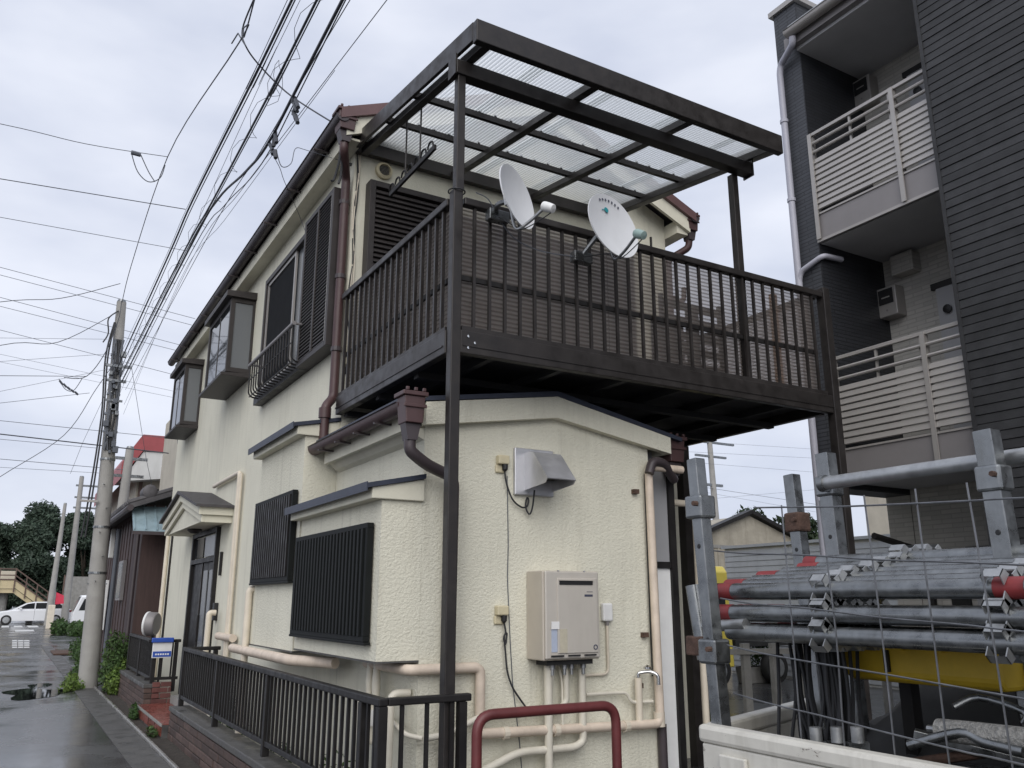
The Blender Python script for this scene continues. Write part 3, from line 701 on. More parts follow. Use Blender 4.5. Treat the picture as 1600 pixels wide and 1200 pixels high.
# ---- porch canopy over the street door
XO = 1.93; ya, yb, yc = 14.0, 12.55, 11.03
def pz(y): return 3.00 - 0.30*abs(y - yb)/1.47
cn = MB()
cn.prism([(ya, pz(ya)), (yb, 3.0), (yc, pz(yc)), (yc, pz(yc)-0.10), (yb, 2.90), (ya, pz(ya)-0.10)], 'x', XO, XO+0.04)
cn.prism([(ya-0.04, pz(ya)-0.10), (yb, 2.90), (yc+0.04, pz(yc)-0.10), (yc+0.04, pz(yc)-0.19), (yb, 2.81), (ya-0.04, pz(ya)-0.19)], 'x', XO+0.04, XO+0.08)
cn.box(XO+0.04, XS-0.001, yc, yc+0.04, pz(yc)-0.10, pz(yc)).box(XO+0.08, XS-0.001, yc+0.04, yc+0.07, pz(yc)-0.19, pz(yc)-0.10)
cn.box(XO+0.04, XS-0.001, ya-0.04, ya, pz(ya)-0.19, pz(ya))
cn.box(XO+0.081, XS-0.001, yc+0.071, ya-0.041, pz(yc)-0.17, pz(yc)-0.15)
cn.prism([(ya-0.05, pz(ya)-0.17), (yb, 2.84), (yc+0.05, pz(yc)-0.17)], 'x', XO+0.085, XO+0.10)
CN = cn.build("porch_canopy", "cream_trim", H, bevel=0.005)
cr = MB()
cr.prism([(yb, 3.003), (yc-0.05, pz(yc-0.05)+0.003), (yc-0.05, pz(yc-0.05)+0.035), (yb, 3.045)], 'x', XO-0.05, XS-0.001)
cr.prism([(yb, 3.003), (ya+0.05, pz(ya+0.05)+0.003), (ya+0.05, pz(ya+0.05)+0.035), (yb, 3.045)], 'x', XO-0.05, XS-0.001)
cr.build("canopy_roof", "roof_tile", CN)
MB().lathe((2.15,12.5,2.53), (0,0,-1), [(0.0,-0.02),(0.09,-0.02),(0.10,0.03),(0.05,0.07),(0.0,0.075)], 18).build("porch_lamp", "bronze", CN, smooth=True)
# ---- street door, set in a dark frame
D = MB()
D.box(2.29, XS-0.001, 11.68, 11.74, 0.25, 2.50).box(2.29, XS-0.001, 13.34, 13.42, 0.25, 2.50).box(2.29, XS-0.001, 11.74, 13.34, 2.44, 2.50).box(2.29, XS-0.001, 11.74, 13.34, 2.06, 2.12)
D.box(2.335, XS-0.002, 11.74, 13.34, 0.25, 2.06)
D = D.build("street_door", "bronze_dark", H)
MB().box(2.32, 2.334, 12.62, 12.66, 0.25, 2.06).build("mullion", "bronze", D)
MB().box(2.325, 2.332, 11.80, 12.58, 2.14, 2.42).build("transom_pane", "glass_frosted", D)
MB().box(2.325, 2.332, 12.68, 13.30, 2.14, 2.42).build("transom_pane", "glass", D)
for (a, b) in ((11.86, 12.10), (12.22, 12.50)):
    MB().box(2.322, 2.333, a, b, 0.45, 1.95).build("door_pane", "glass_frosted", D)
MB().box(2.30, 2.334, 12.54, 12.57, 1.0, 1.35).build("door_handle", "bronze_dark", D)
MB().box(2.31, XS-0.001, 11.42, 11.46, 1.86, 2.16).build("name_plate", "bronze_dark", H)
MB().box(2.29, XS-0.001, 11.44, 11.54, 1.30, 1.52).build("intercom", "black_plastic", H, bevel=0.008)

# ---- pipes on the street wall
def hp(name, pts, r, mat="pvc_cream", n=10, rr=0.05): return MB().tube(rounded(pts, rr), r, n).build(name, mat, H, smooth=True)
xp = 2.30
def w_(u, v, x=xp): return onX(u, v, x)
p1 = w_(375,738); p2 = w_(361,990); y_ = p1.y
hp("conduit", [(xp, y_+1.55, p1.z), (xp, y_, p1.z), (xp, y_, 0.55)], 0.028)
hp("conduit", [(xp, y_-0.09, p1.z-0.02), (xp, y_-0.09, 0.9)], 0.022)
q1 = w_(391, 925, 2.02)
hp("drain_pipe", [(2.12, q1.y-0.02, 1.66), (2.01, q1.y, 1.66), (2.01, q1.y, 0.35)], 0.034, "pvc_cream")
hp("drain_pipe", [(2.0, 8.95, 1.09), (2.0, 6.9, 1.09), (2.2, 6.4, 1.09)], 0.042, "pvc_peach")
hp("drain_pipe", [(2.28, 11.0, 1.13), (2.28, 10.2, 1.13)], 0.045, "pvc_peach")
hp("drain_pipe", [(2.28, 11.25, 1.40), (2.20, 11.25, 1.40), (2.20, 11.25, 0.3)], 0.035, "pvc_cream")
hp("drain_pipe", [(2.31, 15.95, 2.7), (2.31, 15.95, 0.15)], 0.035, "pvc_cream")
hp("drain_pipe", [(2.33, 15.6, 2.7), (2.33, 15.6, 0.15)], 0.02, "bronze_dark")

# ---- pipework and fittings on the front wall of the extension
YP = YF - 0.05
hp("drain_pipe", [(2.26, 5.9, 1.12), (2.26, 5.15, 1.12), (2.77, YP, 1.12), (2.77, YP, 0.70)], 0.034, "pvc_peach")
hp("drain_pipe", [(2.76, YP-0.02, 0.71), (4.27, YP-0.02, 0.67), (4.27, YP, 2.58), (4.62, YP, 2.58)], 0.033, "pvc_peach", rr=0.06)
for x in (2.95, 3.35, 3.95): MB().lathe((x, YP-0.02, 0.706-(x-2.76)*0.026), (1,0,0), [(0.03,-0.02),(0.041,-0.02),(0.041,0.02),(0.03,0.02)], 12).build("pipe_clip", "pvc_cream", H)
MB().lathe((4.27, YP-0.01, 0.70), (0,0,1), [(0.03,-0.05),(0.042,-0.05),(0.042,0.05),(0.03,0.05)], 12).build("pipe_joint", "pvc_cream", H, smooth=True)
hp("heater_pipe", [(3.285, YP-0.03, 1.14), (3.285, YP-0.03, 0.1)], 0.029, "pvc_white")
hp("heater_pipe", [(3.575, YP-0.02, 1.14), (3.575, YP-0.02, 0.60), (3.50, YP-0.02, 0.57), (3.05, YP-0.02, 0.575), (2.72, YP-0.02, 0.46)], 0.027, "pvc_white", rr=0.08)
hp("heater_pipe", [(3.44, YP-0.02, 1.13), (3.44, YP-0.02, 0.86), (3.36, YP-0.02, 0.825), (2.80, YP-0.02, 0.825), (2.5, YP-0.02, 0.72), (2.36, YP-0.02, 0.71)], 0.021, "pvc_white")
hp("heater_pipe", [(3.37, YP, 1.13), (3.30, YP, 0.86)], 0.008, "pvc_white", 6)
hp("heater_pipe", [(3.39, YP, 1.13), (3.42, YP, 1.0), (3.40, YP-0.03, 0.7)], 0.008, "pvc_white", 6)
hp("water_pipe", [(3.62, YP, 0.905), (3.98, YP, 0.90), (4.02, YP, 0.83), (4.22, YP, 0.825)], 0.013, "pvc_white", 8)
hp("conduit", [(3.845, YP+0.03, 1.40), (3.845, YP+0.03, 1.03), (3.62, YP+0.03, 1.03)], 0.010, "pvc_cream", 8)
hp("standpipe", [(4.085, YP-0.01, 0.68), (4.085, YP-0.01, 0.995)], 0.027, "pvc_cream", 12)
T = hp("tap", [(4.085, YP-0.01, 1.0), (4.085, YP-0.01, 1.03), (4.15, YP-0.06, 1.045), (4.20, YP-0.10, 1.02), (4.20, YP-0.10, 0.95)], 0.014, "chrome", 10, 0.03)
MB().lathe((4.14, YP-0.05, 1.06), (0,0,1), [(0.0,0),(0.03,0),(0.03,0.015),(0.012,0.025),(0.0,0.03)], 10).build("tap_handle", "chrome", T, smooth=True)
hp("drain_pipe", [(4.245, YP+0.02, 2.52), (4.245, YP+0.02, 1.0)], 0.006, "black_plastic", 6)
hp("downpipe", [(4.315, YP+0.02, 0.66), (4.315, YP+0.02, 0.05)], 0.036, "gutter_dark")
for (x, z) in ((4.13, 2.36), (4.17, 1.28), (4.10, 0.92)):
    MB().box(x, x+0.05, YP+0.01, YF-0.001, z, z+0.035).build("pipe_bracket", "rust", H)
# hairline wire down the wall
hp("thin_cable", [(3.0, YF-0.006, 2.42), (3.01, YF-0.006, 1.93), (3.003, YF-0.006, 1.7), (3.025, YF-0.006, 1.29), (3.045, YF-0.006, 1.0), (3.10, YF-0.006, 0.62), (3.14, YF-0.006, 0.2)], 0.0035, "cable_grey", 5)
# weatherproof sockets with leads
def socket(x, z, lead):
    m = MB(); m.box(x-0.045, x+0.045, YF-0.055, YF-0.001, z-0.005, z+0.06); m.box(x-0.05, x+0.03, YF-0.02, YF-0.001, z-0.065, z-0.005)
    s = m.build("wall_socket", "plastic_cream", H, bevel=0.01)
    MB().lathe((x+0.015, YF-0.035, z-0.006), (0,0,-1), [(0.0,0),(0.022,0),(0.02,0.035),(0.008,0.05)], 10).build("plug", "black_plastic", s)
    MB().tube(smooth_line(lead), 0.0065, 7).build("lead", "cable_black", s, smooth=True)
YL = YF-0.03
socket(2.95, 2.50, [(2.965,YL,2.45),(2.98,YL,2.36),(3.03,YL,2.25),(3.10,YL,2.20),(3.15,YL,2.205),(3.165,YL,2.25),(3.15,YL,2.265),(3.14,YL,2.20),(3.165,YL-0.01,2.15),(3.185,YL-0.02,2.20),(3.185,YL-0.05,2.32)])
socket(2.945, 1.455, [(2.96,YL,1.41),(2.975,YL,1.34),(2.96,YL,1.30),(2.975,YL,1.26),(2.985,YL,1.33),(2.965,YL,1.31),(2.975,YL,1.20),(2.99,YL,1.08),(3.03,YL,0.98),(3.09,YL,0.90),(3.15,YL,0.83)])
SB = MB().box(3.80, 3.89, YF-0.04, YF-0.001, 1.40, 1.53).build("junction_box", "plastic_white", H, bevel=0.012)
MB().box(3.835, 3.855, YF-0.03, YF-0.005, 1.37, 1.40).build("gland", "apt_panel", SB)
# kitchen exhaust hood
HD = MB().box(3.05, 3.385, YF-0.03, YF-0.001, 2.285, 2.63).build("exhaust_hood", "stainless", H, bevel=0.008)
x0, x1 = 3.13, 3.37
prof = [(YF-0.03, 2.59), (YF-0.10, 2.595), (YF-0.15, 2.585), (YF-0.185, 2.55), (YF-0.34, 2.375), (YF-0.31, 2.345), (YF-0.03, 2.32)]
m = MB(); n = len(prof)
outer = prof[:5]
m.prism(prof, 'x', x0, x0+0.006).prism(prof, 'x', x1-0.006, x1)
for i in range(4):
    a, b = prof[i], prof[i+1]
    m.add([(x0+0.0061,a[0],a[1]),(x1-0.0061,a[0],a[1]),(x1-0.0061,b[0],b[1]),(x0+0.0061,b[0],b[1]),(x0+0.0061,a[0]+0.004,a[1]-0.006),(x1-0.0061,a[0]+0.004,a[1]-0.006),(x1-0.0061,b[0]+0.004,b[1]-0.006),(x0+0.0061,b[0]+0.004,b[1]-0.006)],
          [(0,1,2,3),(4,7,6,5),(0,4,5,1),(3,2,6,7),(0,3,7,4),(1,5,6,2)])
m.build("hood_cowl", "stainless", HD, smooth=True)
MB().box(x0+0.01, x1-0.01, YF-0.26, YF-0.04, 2.40, 2.41).build("hood_duct", "truck_dark", HD)
# under-bay gas meter and valves
GM = MB().box(2.16, 2.33, 5.62, 5.84, 0.62, 0.90).build("gas_meter", "pvc_white", H, bevel=0.02)
MB().box(2.18, 2.31, 5.60, 5.62, 0.74, 0.84).build("meter_face", "plastic_white", GM)
for yy in (5.67, 5.79): MB().tube([(2.245,yy,0.90),(2.245,yy,0.99),(2.245,yy,1.16)], [0.024,0.03,0.02], 10).build("gas_pipe", "pvc_white", GM, smooth=True)
hp("gas_pipe", [(2.33,5.3,0.97),(2.2,5.3,0.97),(2.2,5.3,0.05)], 0.026, "pvc_white", rr=0.06)
hp("water_pipe", [(2.30,5.7,0.80),(2.27,5.4,0.78),(2.27,5.2,0.73),(2.36,YP,0.71)], 0.016, "pvc_white")
# cables and box at the house corner
MB().box(2.35, 2.41, Y1-0.05, Y1-0.001, 3.60, 3.78).build("cable_box", "plastic_cream", H, bevel=0.008)
for s in range(4):
    rnd = random.Random(s)
    pts = [(2.348 + rnd.uniform(0.0, 0.05), Y1-0.015, 5.75 - i*0.28) for i in range(9)]
    MB().tube(smooth_line(pts, 3), 0.006, 5).build("wall_cable", "cable_black" if s % 2 else "pvc_cream", H, smooth=True)
# service-drop anchor under the eave
A = MB().box(2.25, 2.31, 6.96, 6.99, 5.56, 5.58).build("cable_anchor", "black_plastic", H)
MB().tube(smooth_line([(2.13,6.80,5.80),(2.17,6.86,5.62),(2.19,6.9,5.42),(2.17,6.9,5.3)]), 0.011, 6).build("cable_tail", "cable_black", A, smooth=True)
MB().tube(smooth_line([(2.13,6.80,5.80),(2.15,6.84,5.55),(2.13,6.9,5.35),(2.10,6.9,5.31)]), 0.011, 6).build("cable_tail", "cable_black", A, smooth=True)
for a, b in (((2.40,5.73),(2.43,4.98)),): pass
# side passage door beside the front wall
SD = MB()
SD.box(4.335, 4.37, 5.30, 5.36, 0.0, 2.75).box(4.60, 4.66, 5.30, 5.36, 0.0, 2.75).box(4.371, 4.599, 5.305, 5.355, 1.80, 1.85)
SD = SD.build("side_door", "bronze_dark", H)
MB().box(4.372, 4.598, 5.325, 5.335, 0.15, 1.798).build("door_panel", "plastic_white", SD)
MB().box(4.372, 4.598, 5.325, 5.335, 1.852, 2.74).build("upper_panel", "panel_grey", SD)
MB().box(4.312, 5.35, 6.2, Y1-0.002, 0, 2.55).build("rear_annex", "panel_grey", H)
MB().tube(rounded([(4.68,5.5,2.36),(5.06,5.5,2.36),(5.06,5.5,0.2)],0.05), 0.03, 10).build("drain_pipe", "pvc_cream", H, smooth=True)

# ================================================================== WATER HEATER (hung on the wall)
WH = thing("water_heater", "beige wall-hung gas water heater with slot vent on the front wall", "water heater", (3.15, YF, 1.15))
MB().box(3.16, 3.63, 4.985, YF-0.002, 1.155, 1.75).build("case", "heater_case", WH, bevel=0.008)
MB().box(3.17, 3.62, 4.965, 4.984, 1.165, 1.745).build("front_cover", "heater_front", WH, bevel=0.008)
MB().box(3.265, 3.60, 4.957, 4.9645, 1.20, 1.70).build("front_panel", "heater_front", WH, bevel=0.005)
MB().box(3.28, 3.56, 4.952, 4.9565, 1.655, 1.682).build("flue_slot", "black_plastic", WH)
MB().box(3.275, 3.565, 4.945, 4.9565, 1.683, 1.690).build("slot_lip", "heater_front", WH)
for k in range(3): MB().box(3.21+k*0.135, 3.31+k*0.135, 4.9525, 4.9565 if k else 4.9642, 1.180, 1.190).build("air_slot", "black_plastic", WH)
MB().box(3.215, 3.262, 4.962, 4.9645, 1.21, 1.36).build("sticker", "sticker_blue", WH)
MB().box(3.21, 3.275, 4.9545, 4.9565, 1.36, 1.41).build("sticker", "plastic_white", WH)
MB().box(3.28, 3.34, 4.9555, 4.9567, 1.205, 1.36).build("sticker", "sticker_cream", WH)
MB().box(3.49, 3.56, 4.9555, 4.9567, 1.575, 1.59).build("brand_mark", "ink", WH)
MB().box(3.51, 3.56, 4.9555, 4.9567, 1.605, 1.611).build("brand_mark", "apt_panel", WH)
MB().lathe((3.575, 4.9566, 1.235), (0,-1,0), [(0.011,0),(0.011,0.002),(0.018,0.002),(0.018,0)], 16).build("badge", "ink", WH)
for x in (3.28, 3.50): MB().lathe((x, 4.97, 1.746), (0,0,1), [(0,0.006),(0.008,0.006),(0.008,0)], 8).build("screw", "chrome", WH)
MB().box(3.22, 3.60, 5.03, 5.17, 1.12, 1.154).build("pipe_cover", "truck_dark", WH)
for x in (3.30, 3.40, 3.46, 3.56): MB().lathe((x, 5.09, 1.15), (0,0,-1), [(0.02,0),(0.02,0.06),(0.012,0.06),(0.012,0.10),(0,0.10)], 10).build("valve", "galvanised", WH, smooth=True)

# ================================================================== BALCONY with its corrugated roof
BX0, BX1, BY0, BY1 = 2.285, 6.02, 4.72, 6.985
B = thing("balcony", "dark bronze metal balcony on posts with clear corrugated canopy over the front", "balcony", (2.41, 4.76, 0))
ZB, ZT, ZR = 3.13, 3.29, 4.26
MB().box(BX0+0.083, BX1-0.001, BY0, BY0+0.06, ZB, ZT).build("fascia_beam", "bronze", B, bevel=0.006)
MB().box(BX0, BX0+0.06, BY0+0.063, BY1, ZB, ZT).build("fascia_beam", "bronze", B, bevel=0.006)
MB().box(BX1-0.06, BX1, BY0+0.10, BY1, ZB, ZT).build("fascia_beam", "bronze", B, bevel=0.006)
MB().box(BX0+0.101, BX1-0.001, BY0-0.006, BY0-0.0005, ZB+0.05, ZB+0.062).build("beam_rib", "bronze", B)
MB().box(BX0-0.006, BX0-0.0005, BY0+0.101, BY1, ZB+0.05, ZB+0.062).build("beam_rib", "bronze", B)
MB().box(BX0+0.10, BX1-0.04, BY0+0.015, BY0+0.05, ZT+0.001, ZT+0.035).build("bottom_rail", "bronze", B)
MB().box(BX0+0.015, BX0+0.05, BY0+0.10, BY1, ZT+0.001, ZT+0.035).build("bottom_rail", "bronze", B)
MB().box(BX0+0.061, BX1-0.061, BY0+0.061, BY1, 3.215, 3.275).build("deck", "deck_under", B)
for k in range(6):
    x = BX0 + 0.35 + k*0.58
    MB().box(x, x+0.05, BY0+0.062, BY1, 3.15, 3.2145).build("joist", "deck_under", B)
for yy in (5.35, 6.1, 6.85): MB().box(BX0+0.062, BX1-0.062, yy, yy+0.07, 3.10, 3.1495).build("bearer", "deck_under", B)
# posts
CP = MB().box(BX0+0.010, BX0+0.082, BY0-0.010, BY0+0.062, 0.0, 4.30).build("post", "bronze", B, bevel=0.006)
MB().box(BX0+0.030, BX0+0.092, BY0-0.004, BY0+0.058, 4.301, 5.204).build("roof_post", "bronze", B, bevel=0.005)
for (x, z) in ((BX0+0.14, 3.25), (BX0+0.14, 3.17), (BX0+0.19, 3.21)): MB().lathe((x, BY0-0.001, z), (0,-1,0), [(0.009,0),(0.009,0.005),(0,0.006)], 8).build("bolt", "chrome", B)
MB().tube(arc((BX0+0.05, BY0+0.03, 4.295), 0.058, 0, 360, 20, 'xy'), 0.005, 6).build("tie_wire", "cable_black", B)
MB().box(5.055, 5.12, BY0+0.062, BY0+0.127, 3.276, 5.204).build("roof_post", "bronze", B, bevel=0.005)
MB().box(BX1, BX1+0.085, BY0-0.01, BY0+0.075, 0.0, 4.30).build("post", "bronze", B, bevel=0.006)
MB().box(BX1-0.10, BX1-0.0, BY1-0.4, BY1-0.3, 0.0, 3.128).build("post", "bronze", B)
# rails
MB().box(BX0+0.101, BX1-0.001, BY0, BY0+0.065, ZR-0.055, ZR).build("top_rail", "bronze", B, bevel=0.008)
MB().box(BX0+0.001, BX0+0.065, BY0+0.081, BY1, ZR-0.055, ZR).build("top_rail", "bronze", B, bevel=0.008)
MB().box(BX1-0.065, BX1-0.001, BY0+0.081, BY1, ZR-0.055, ZR).build("top_rail", "bronze", B, bevel=0.008)
MB().box(BX0+0.101, BX1-0.07, BY0+0.052, BY0+0.072, 3.665, 3.70).build("mid_rail", "bronze_dark", B)
MB().box(BX0+0.052, BX0+0.072, BY0+0.11, BY1, 3.665, 3.70).build("mid_rail", "bronze_dark", B)
# balusters, front then the street side
src = MB().box(BX0+0.183, BX0+0.203, BY0+0.020, BY0+0.042, ZT+0.036, ZR-0.056).build("baluster", "bronze", B)
x = BX0+0.193+0.122
while x < BX1 - 0.06:
    copy_part(src, B, (x-(BX0+0.193), 0, 0)); x += 0.122
src = MB().box(BX0+0.018, BX0+0.042, BY0+0.172, BY0+0.194, ZT+0.036, ZR-0.056).build("baluster", "bronze", B)
y = BY0+0.183+0.118
while y < BY1 - 0.03:
    copy_part(src, B, (0, y-(BY0+0.183), 0)); y += 0.118
# ribbed smoke-brown panels behind the balusters
def ribbed_x(x0, x1, yy, z0, z1, mat, name):
    m = MB(); zs = []; z = z0; i = 0; pitch = 0.032
    n = int((z1-z0)/pitch*4)
    for k in range(n+1):
        z = z0 + (z1-z0)*k/n; zs.append((yy + 0.005*math.sin(2*math.pi*(z-z0)/pitch), z))
    for (a, b) in zip(zs[:-1], zs[1:]): m.quad((x0,a[0],a[1]),(x1,a[0],a[1]),(x1,b[0],b[1]),(x0,b[0],b[1]))
    return m.build(name, mat, B, smooth=True, fix=False)
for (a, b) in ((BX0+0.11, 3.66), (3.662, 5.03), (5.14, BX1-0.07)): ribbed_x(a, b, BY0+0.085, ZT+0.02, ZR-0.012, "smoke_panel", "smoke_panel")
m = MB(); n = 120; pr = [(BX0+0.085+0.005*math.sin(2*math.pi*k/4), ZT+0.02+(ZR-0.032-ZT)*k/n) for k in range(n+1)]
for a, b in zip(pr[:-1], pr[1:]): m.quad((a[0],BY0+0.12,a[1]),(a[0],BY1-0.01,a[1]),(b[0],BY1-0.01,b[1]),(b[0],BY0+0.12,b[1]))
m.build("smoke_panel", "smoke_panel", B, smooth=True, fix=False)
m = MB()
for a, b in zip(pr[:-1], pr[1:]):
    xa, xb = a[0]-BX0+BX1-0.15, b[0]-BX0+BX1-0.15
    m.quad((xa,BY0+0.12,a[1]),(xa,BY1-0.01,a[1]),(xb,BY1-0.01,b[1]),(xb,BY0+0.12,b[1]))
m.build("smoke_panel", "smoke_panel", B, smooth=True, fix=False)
# canopy frame
RX0, RX1, RY0, RY1 = 2.315, 5.335, 4.44, 6.98
def rz(y): return 5.335 + 0.155*(y - RY0)
def slope_beam(x0, x1, y0, y1, dz0, dz1, name, mat="bronze", bevel=0.004):
    m = MB(); vs_ = []
    for dz in (dz0, dz1):
        for y in (y0, y1):
            for x in (x0, x1): vs_.append((x, y, rz(y)+dz))
    m.add(vs_, [(0,2,3,1),(4,5,7,6),(0,1,5,4),(1,3,7,5),(3,2,6,7),(2,0,4,6)])
    return m.build(name, mat, B, bevel=bevel)
slope_beam(RX0, RX0+0.03, RY0+0.061, RY1, 0.0, 0.15, "edge_beam")
slope_beam(RX1-0.03, RX1, RY0+0.061, RY1, 0.0, 0.15, "edge_beam")
MB().box(RX0, RX1, RY0, RY0+0.06, rz(RY0)-0.024, rz(RY0)+0.150).build("front_beam", "bronze", B, bevel=0.006)
for (x) in (RX0+0.075, 3.335, 4.285, RX1-0.135): slope_beam(x-0.004, x+0.064, RY0+0.061, RY1, -0.030, 0.034, "rafter")
for yy in (5.62, 6.22): MB().box(RX0+0.031, RX1-0.031, yy, yy+0.038, rz(yy)+0.036, rz(yy)+0.088).build("purlin", "bronze", B)
MB().box(RX0+0.031, RX1-0.031, RY1-0.07, RY1, rz(RY1)-0.03, rz(RY1)+0.09).build("wall_beam", "bronze", B)
MB().box(RX0-0.02, RX1-0.12, BY0-0.02, BY0+0.08, 5.205, 5.318).build("main_beam", "bronze", B, bevel=0.006)
for x in (RX0-0.03, RX1-0.113): MB().box(x-0.006, x+0.006, BY0-0.03, BY0+0.09, 5.19, 5.35).build("beam_cap", "bronze", B)
for yy in (5.62, 6.22):
    for k in range(18): 
        x = RX0 + 0.2 + k*0.155
        MB().lathe((x, yy+0.019, rz(yy)+0.10), (0,0,1), [(0,0.028),(0.012,0.02),(0.014,0),(0.0,-0.01)], 6).build("roof_screw", "bronze", B)
# corrugated sheets (waves run front to back), lapped side by side
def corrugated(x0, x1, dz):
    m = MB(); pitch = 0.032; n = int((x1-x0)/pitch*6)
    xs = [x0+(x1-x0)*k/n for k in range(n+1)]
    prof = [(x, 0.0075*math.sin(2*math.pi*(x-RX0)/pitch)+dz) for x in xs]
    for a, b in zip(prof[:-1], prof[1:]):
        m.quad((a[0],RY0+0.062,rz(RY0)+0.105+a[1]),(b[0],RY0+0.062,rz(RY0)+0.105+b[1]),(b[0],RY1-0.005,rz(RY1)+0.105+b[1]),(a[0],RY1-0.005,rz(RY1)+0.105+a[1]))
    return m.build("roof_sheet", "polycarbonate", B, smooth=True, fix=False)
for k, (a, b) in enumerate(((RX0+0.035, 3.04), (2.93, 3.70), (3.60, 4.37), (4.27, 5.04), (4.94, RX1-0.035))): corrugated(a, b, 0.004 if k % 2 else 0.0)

# laundry hanger hung from the canopy
LH = thing("laundry_hanger", "dark hook bar hung by two rods from the balcony canopy", "hanger", (2.62, 6.45, 5.0))
hx = 2.47
pa, pb = onY(655, 178, 5.75), None
for yy in (5.72, 6.02):
    MB().tube([(hx, yy, rz(yy)+0.02), (hx, yy, 5.04)], 0.008, 8).build("rod", "bronze", LH, smooth=True)
MB().box(hx-0.012, hx+0.012, 5.42, 6.35, 5.00, 5.045).build("bar", "bronze_dark", LH, bevel=0.004)
src = MB().tube(smooth_line([(hx, 5.46, 5.04), (hx, 5.48, 5.10), (hx, 5.54, 5.11), (hx, 5.57, 5.07)]), 0.008, 6).build("hook", "bronze_dark", LH, smooth=True)
for k in range(1, 7): copy_part(src, LH, (0, 0.135*k, 0))
# clothes stand and a pole kept on the balcony, dim behind the brown panels
CS = thing("clothes_rack", "dark folded rack standing behind the brown balcony panel", "rack", (4.75, 5.1, 3.276))
for x in (4.35, 5.0): MB().box(x, x+0.03, 5.0, 5.03, 3.277, 4.02).build("leg", "bronze_dark", CS)
for k in range(5): MB().box(4.38, 5.0, 5.0, 5.03, 3.40+k*0.13, 3.46+k*0.13).build("slat", "bronze_dark", CS)
MB().box(4.40, 4.62, 5.04, 5.20, 3.277, 3.85).build("panel", "bronze_dark", CS)
MB().box(4.70, 4.80, 5.04, 5.10, 3.277, 3.95).build("panel", "bronze_dark", CS)
tag(MB().box(5.52, 5.58, 4.86, 4.90, 3.277, 4.19).build("wooden_board", "wood_orange"), "orange wooden board seen through the right balcony panel", "board")
for k, x in enumerate((5.62, 5.90)):
    tag(MB().tube([(x, 6.90, 3.28), (x, 6.90, 5.62)], 0.014, 8).build("drying_pole", "bronze_dark", smooth=True), ["left", "right"][k] + " of two thin dark poles against the wall behind the balcony rail", "pole", "drying poles")

# ================================================================== SATELLITE DISHES
def cam_dir(r, u, f): return (_rt*r + _up*u - _fw*f).normalized()
def dish(label, c, n, R, lnb_mat, bracket_pt, arm_mat, logo=False):
    c = Vector(c); n = n.normalized()
    D_ = thing("satellite_dish", label, "satellite dish", tuple(c), "satellite dishes on the balcony rail")
    dep = 0.045
    prof = [(R*k/10.0, dep*(k/10.0)**2) for k in range(11)] + [(R+0.006, dep+0.002), (R+0.006, dep-0.008), (R-0.004, dep-0.012)] + [(R*k/10.0, dep*(k/10.0)**2-0.008) for k in range(9, -1, -1)]
    MB().lathe(c, n, prof, 40).build("reflector", "dish_white", D_, smooth=True)
    # plate and bracket behind
    back = c - n*0.02
    down = (Vector((0,0,-1)) - n*Vector((0,0,-1)).dot(n)).normalized()
    side = n.cross(down).normalized()
    MB().beam(back - side*0.06, back + side*0.06, 0.12, 0.03, up=n).build("back_plate", "galvanised", D_)
    MB().tube(smooth_line([back - n*0.02, back - n*0.10, Vector(bracket_pt)]), 0.018, 8).build("mount_arm", arm_mat, D_, smooth=True)
    bp = Vector(bracket_pt); MB().box(bp.x-0.07, bp.x+0.09, bp.y-0.03, bp.y+0.04, bp.z-0.045, bp.z+0.035).build("rail_clamp", "galvanised_dull", D_, bevel=0.005)
    foot = c + down*R*0.98
    foc = c + n*0.24 + down*R*0.72
    MB().tube(smooth_line([back + down*0.05, foot - n*0.01, foot + n*0.08, foc - n*0.02]), 0.011, 8).build("feed_arm", "galvanised" if not logo else "galvanised_dull", D_, smooth=True)
    ld = (c + n*0.02 - foc).normalized()
    MB().lathe(foc, ld, [(0.0,-0.06),(0.03,-0.055),(0.034,-0.01),(0.034,0.02),(0.030,0.03),(0.0,0.032)], 16).build("feed_horn", lnb_mat, D_, smooth=True)
    MB().tube(smooth_line([foc - ld*0.05, foc + down*0.06, foot + n*0.05 + down*0.03, back + down*0.2 , bp]), 0.004, 5).build("lead", "cable_black", D_, smooth=True)
    if logo:
        up = -down
        m = MB()
        for k in range(7):
            a = rad(118 - k*9); rr = R*0.86
            p = c + (side*-math.cos(a) + up*math.sin(a))*rr + n*(dep*0.78+0.004)
            tdir = (side*math.sin(a) + up*math.cos(a)).normalized()
            m.beam(p - tdir*0.008, p + tdir*0.006, 0.016, 0.002, up=n)
        m.build("lettering", "ink", D_)
        p = c + up*R*0.56 + side*0.02*-1 + n*(dep*0.34+0.006)
        MB().lathe(p, n, [(0.0,0),(0.012,0.0005),(0.022,0)], 12).build("logo", "teal_logo", D_)
        MB().beam(p, p - side*0.05 - up*0.012, 0.006, 0.002, up=n).build("logo_tail", "teal_logo", D_)
    return D_
dish("white satellite dish turned nearly edge-on, left of the two on the balcony rail", onY(800, 311, 4.50), cam_dir(0.87, 0.28, 0.42), 0.228, "plastic_white", (2.62, 4.69, 4.16), "galvanised_dull")
dish("white satellite dish with teal logo, right of the two on the balcony rail", onY(952, 357, 4.46), cam_dir(0.65, 0.355, 0.67), 0.252, "plastic_green", (3.33, 4.69, 4.0), "galvanised_dull", True)
tag(MB().tube(smooth_line([(2.46,4.70,4.30),(2.55,4.69,4.27),(2.62,4.69,4.17),(2.75,4.68,4.02),(2.95,4.68,3.97),(3.2,4.68,3.98),(3.34,4.68,4.0)]), 0.004, 5).build("aerial_cable", "cable_grey", smooth=True), "thin grey aerial cable drooping between the two dishes", "cable")

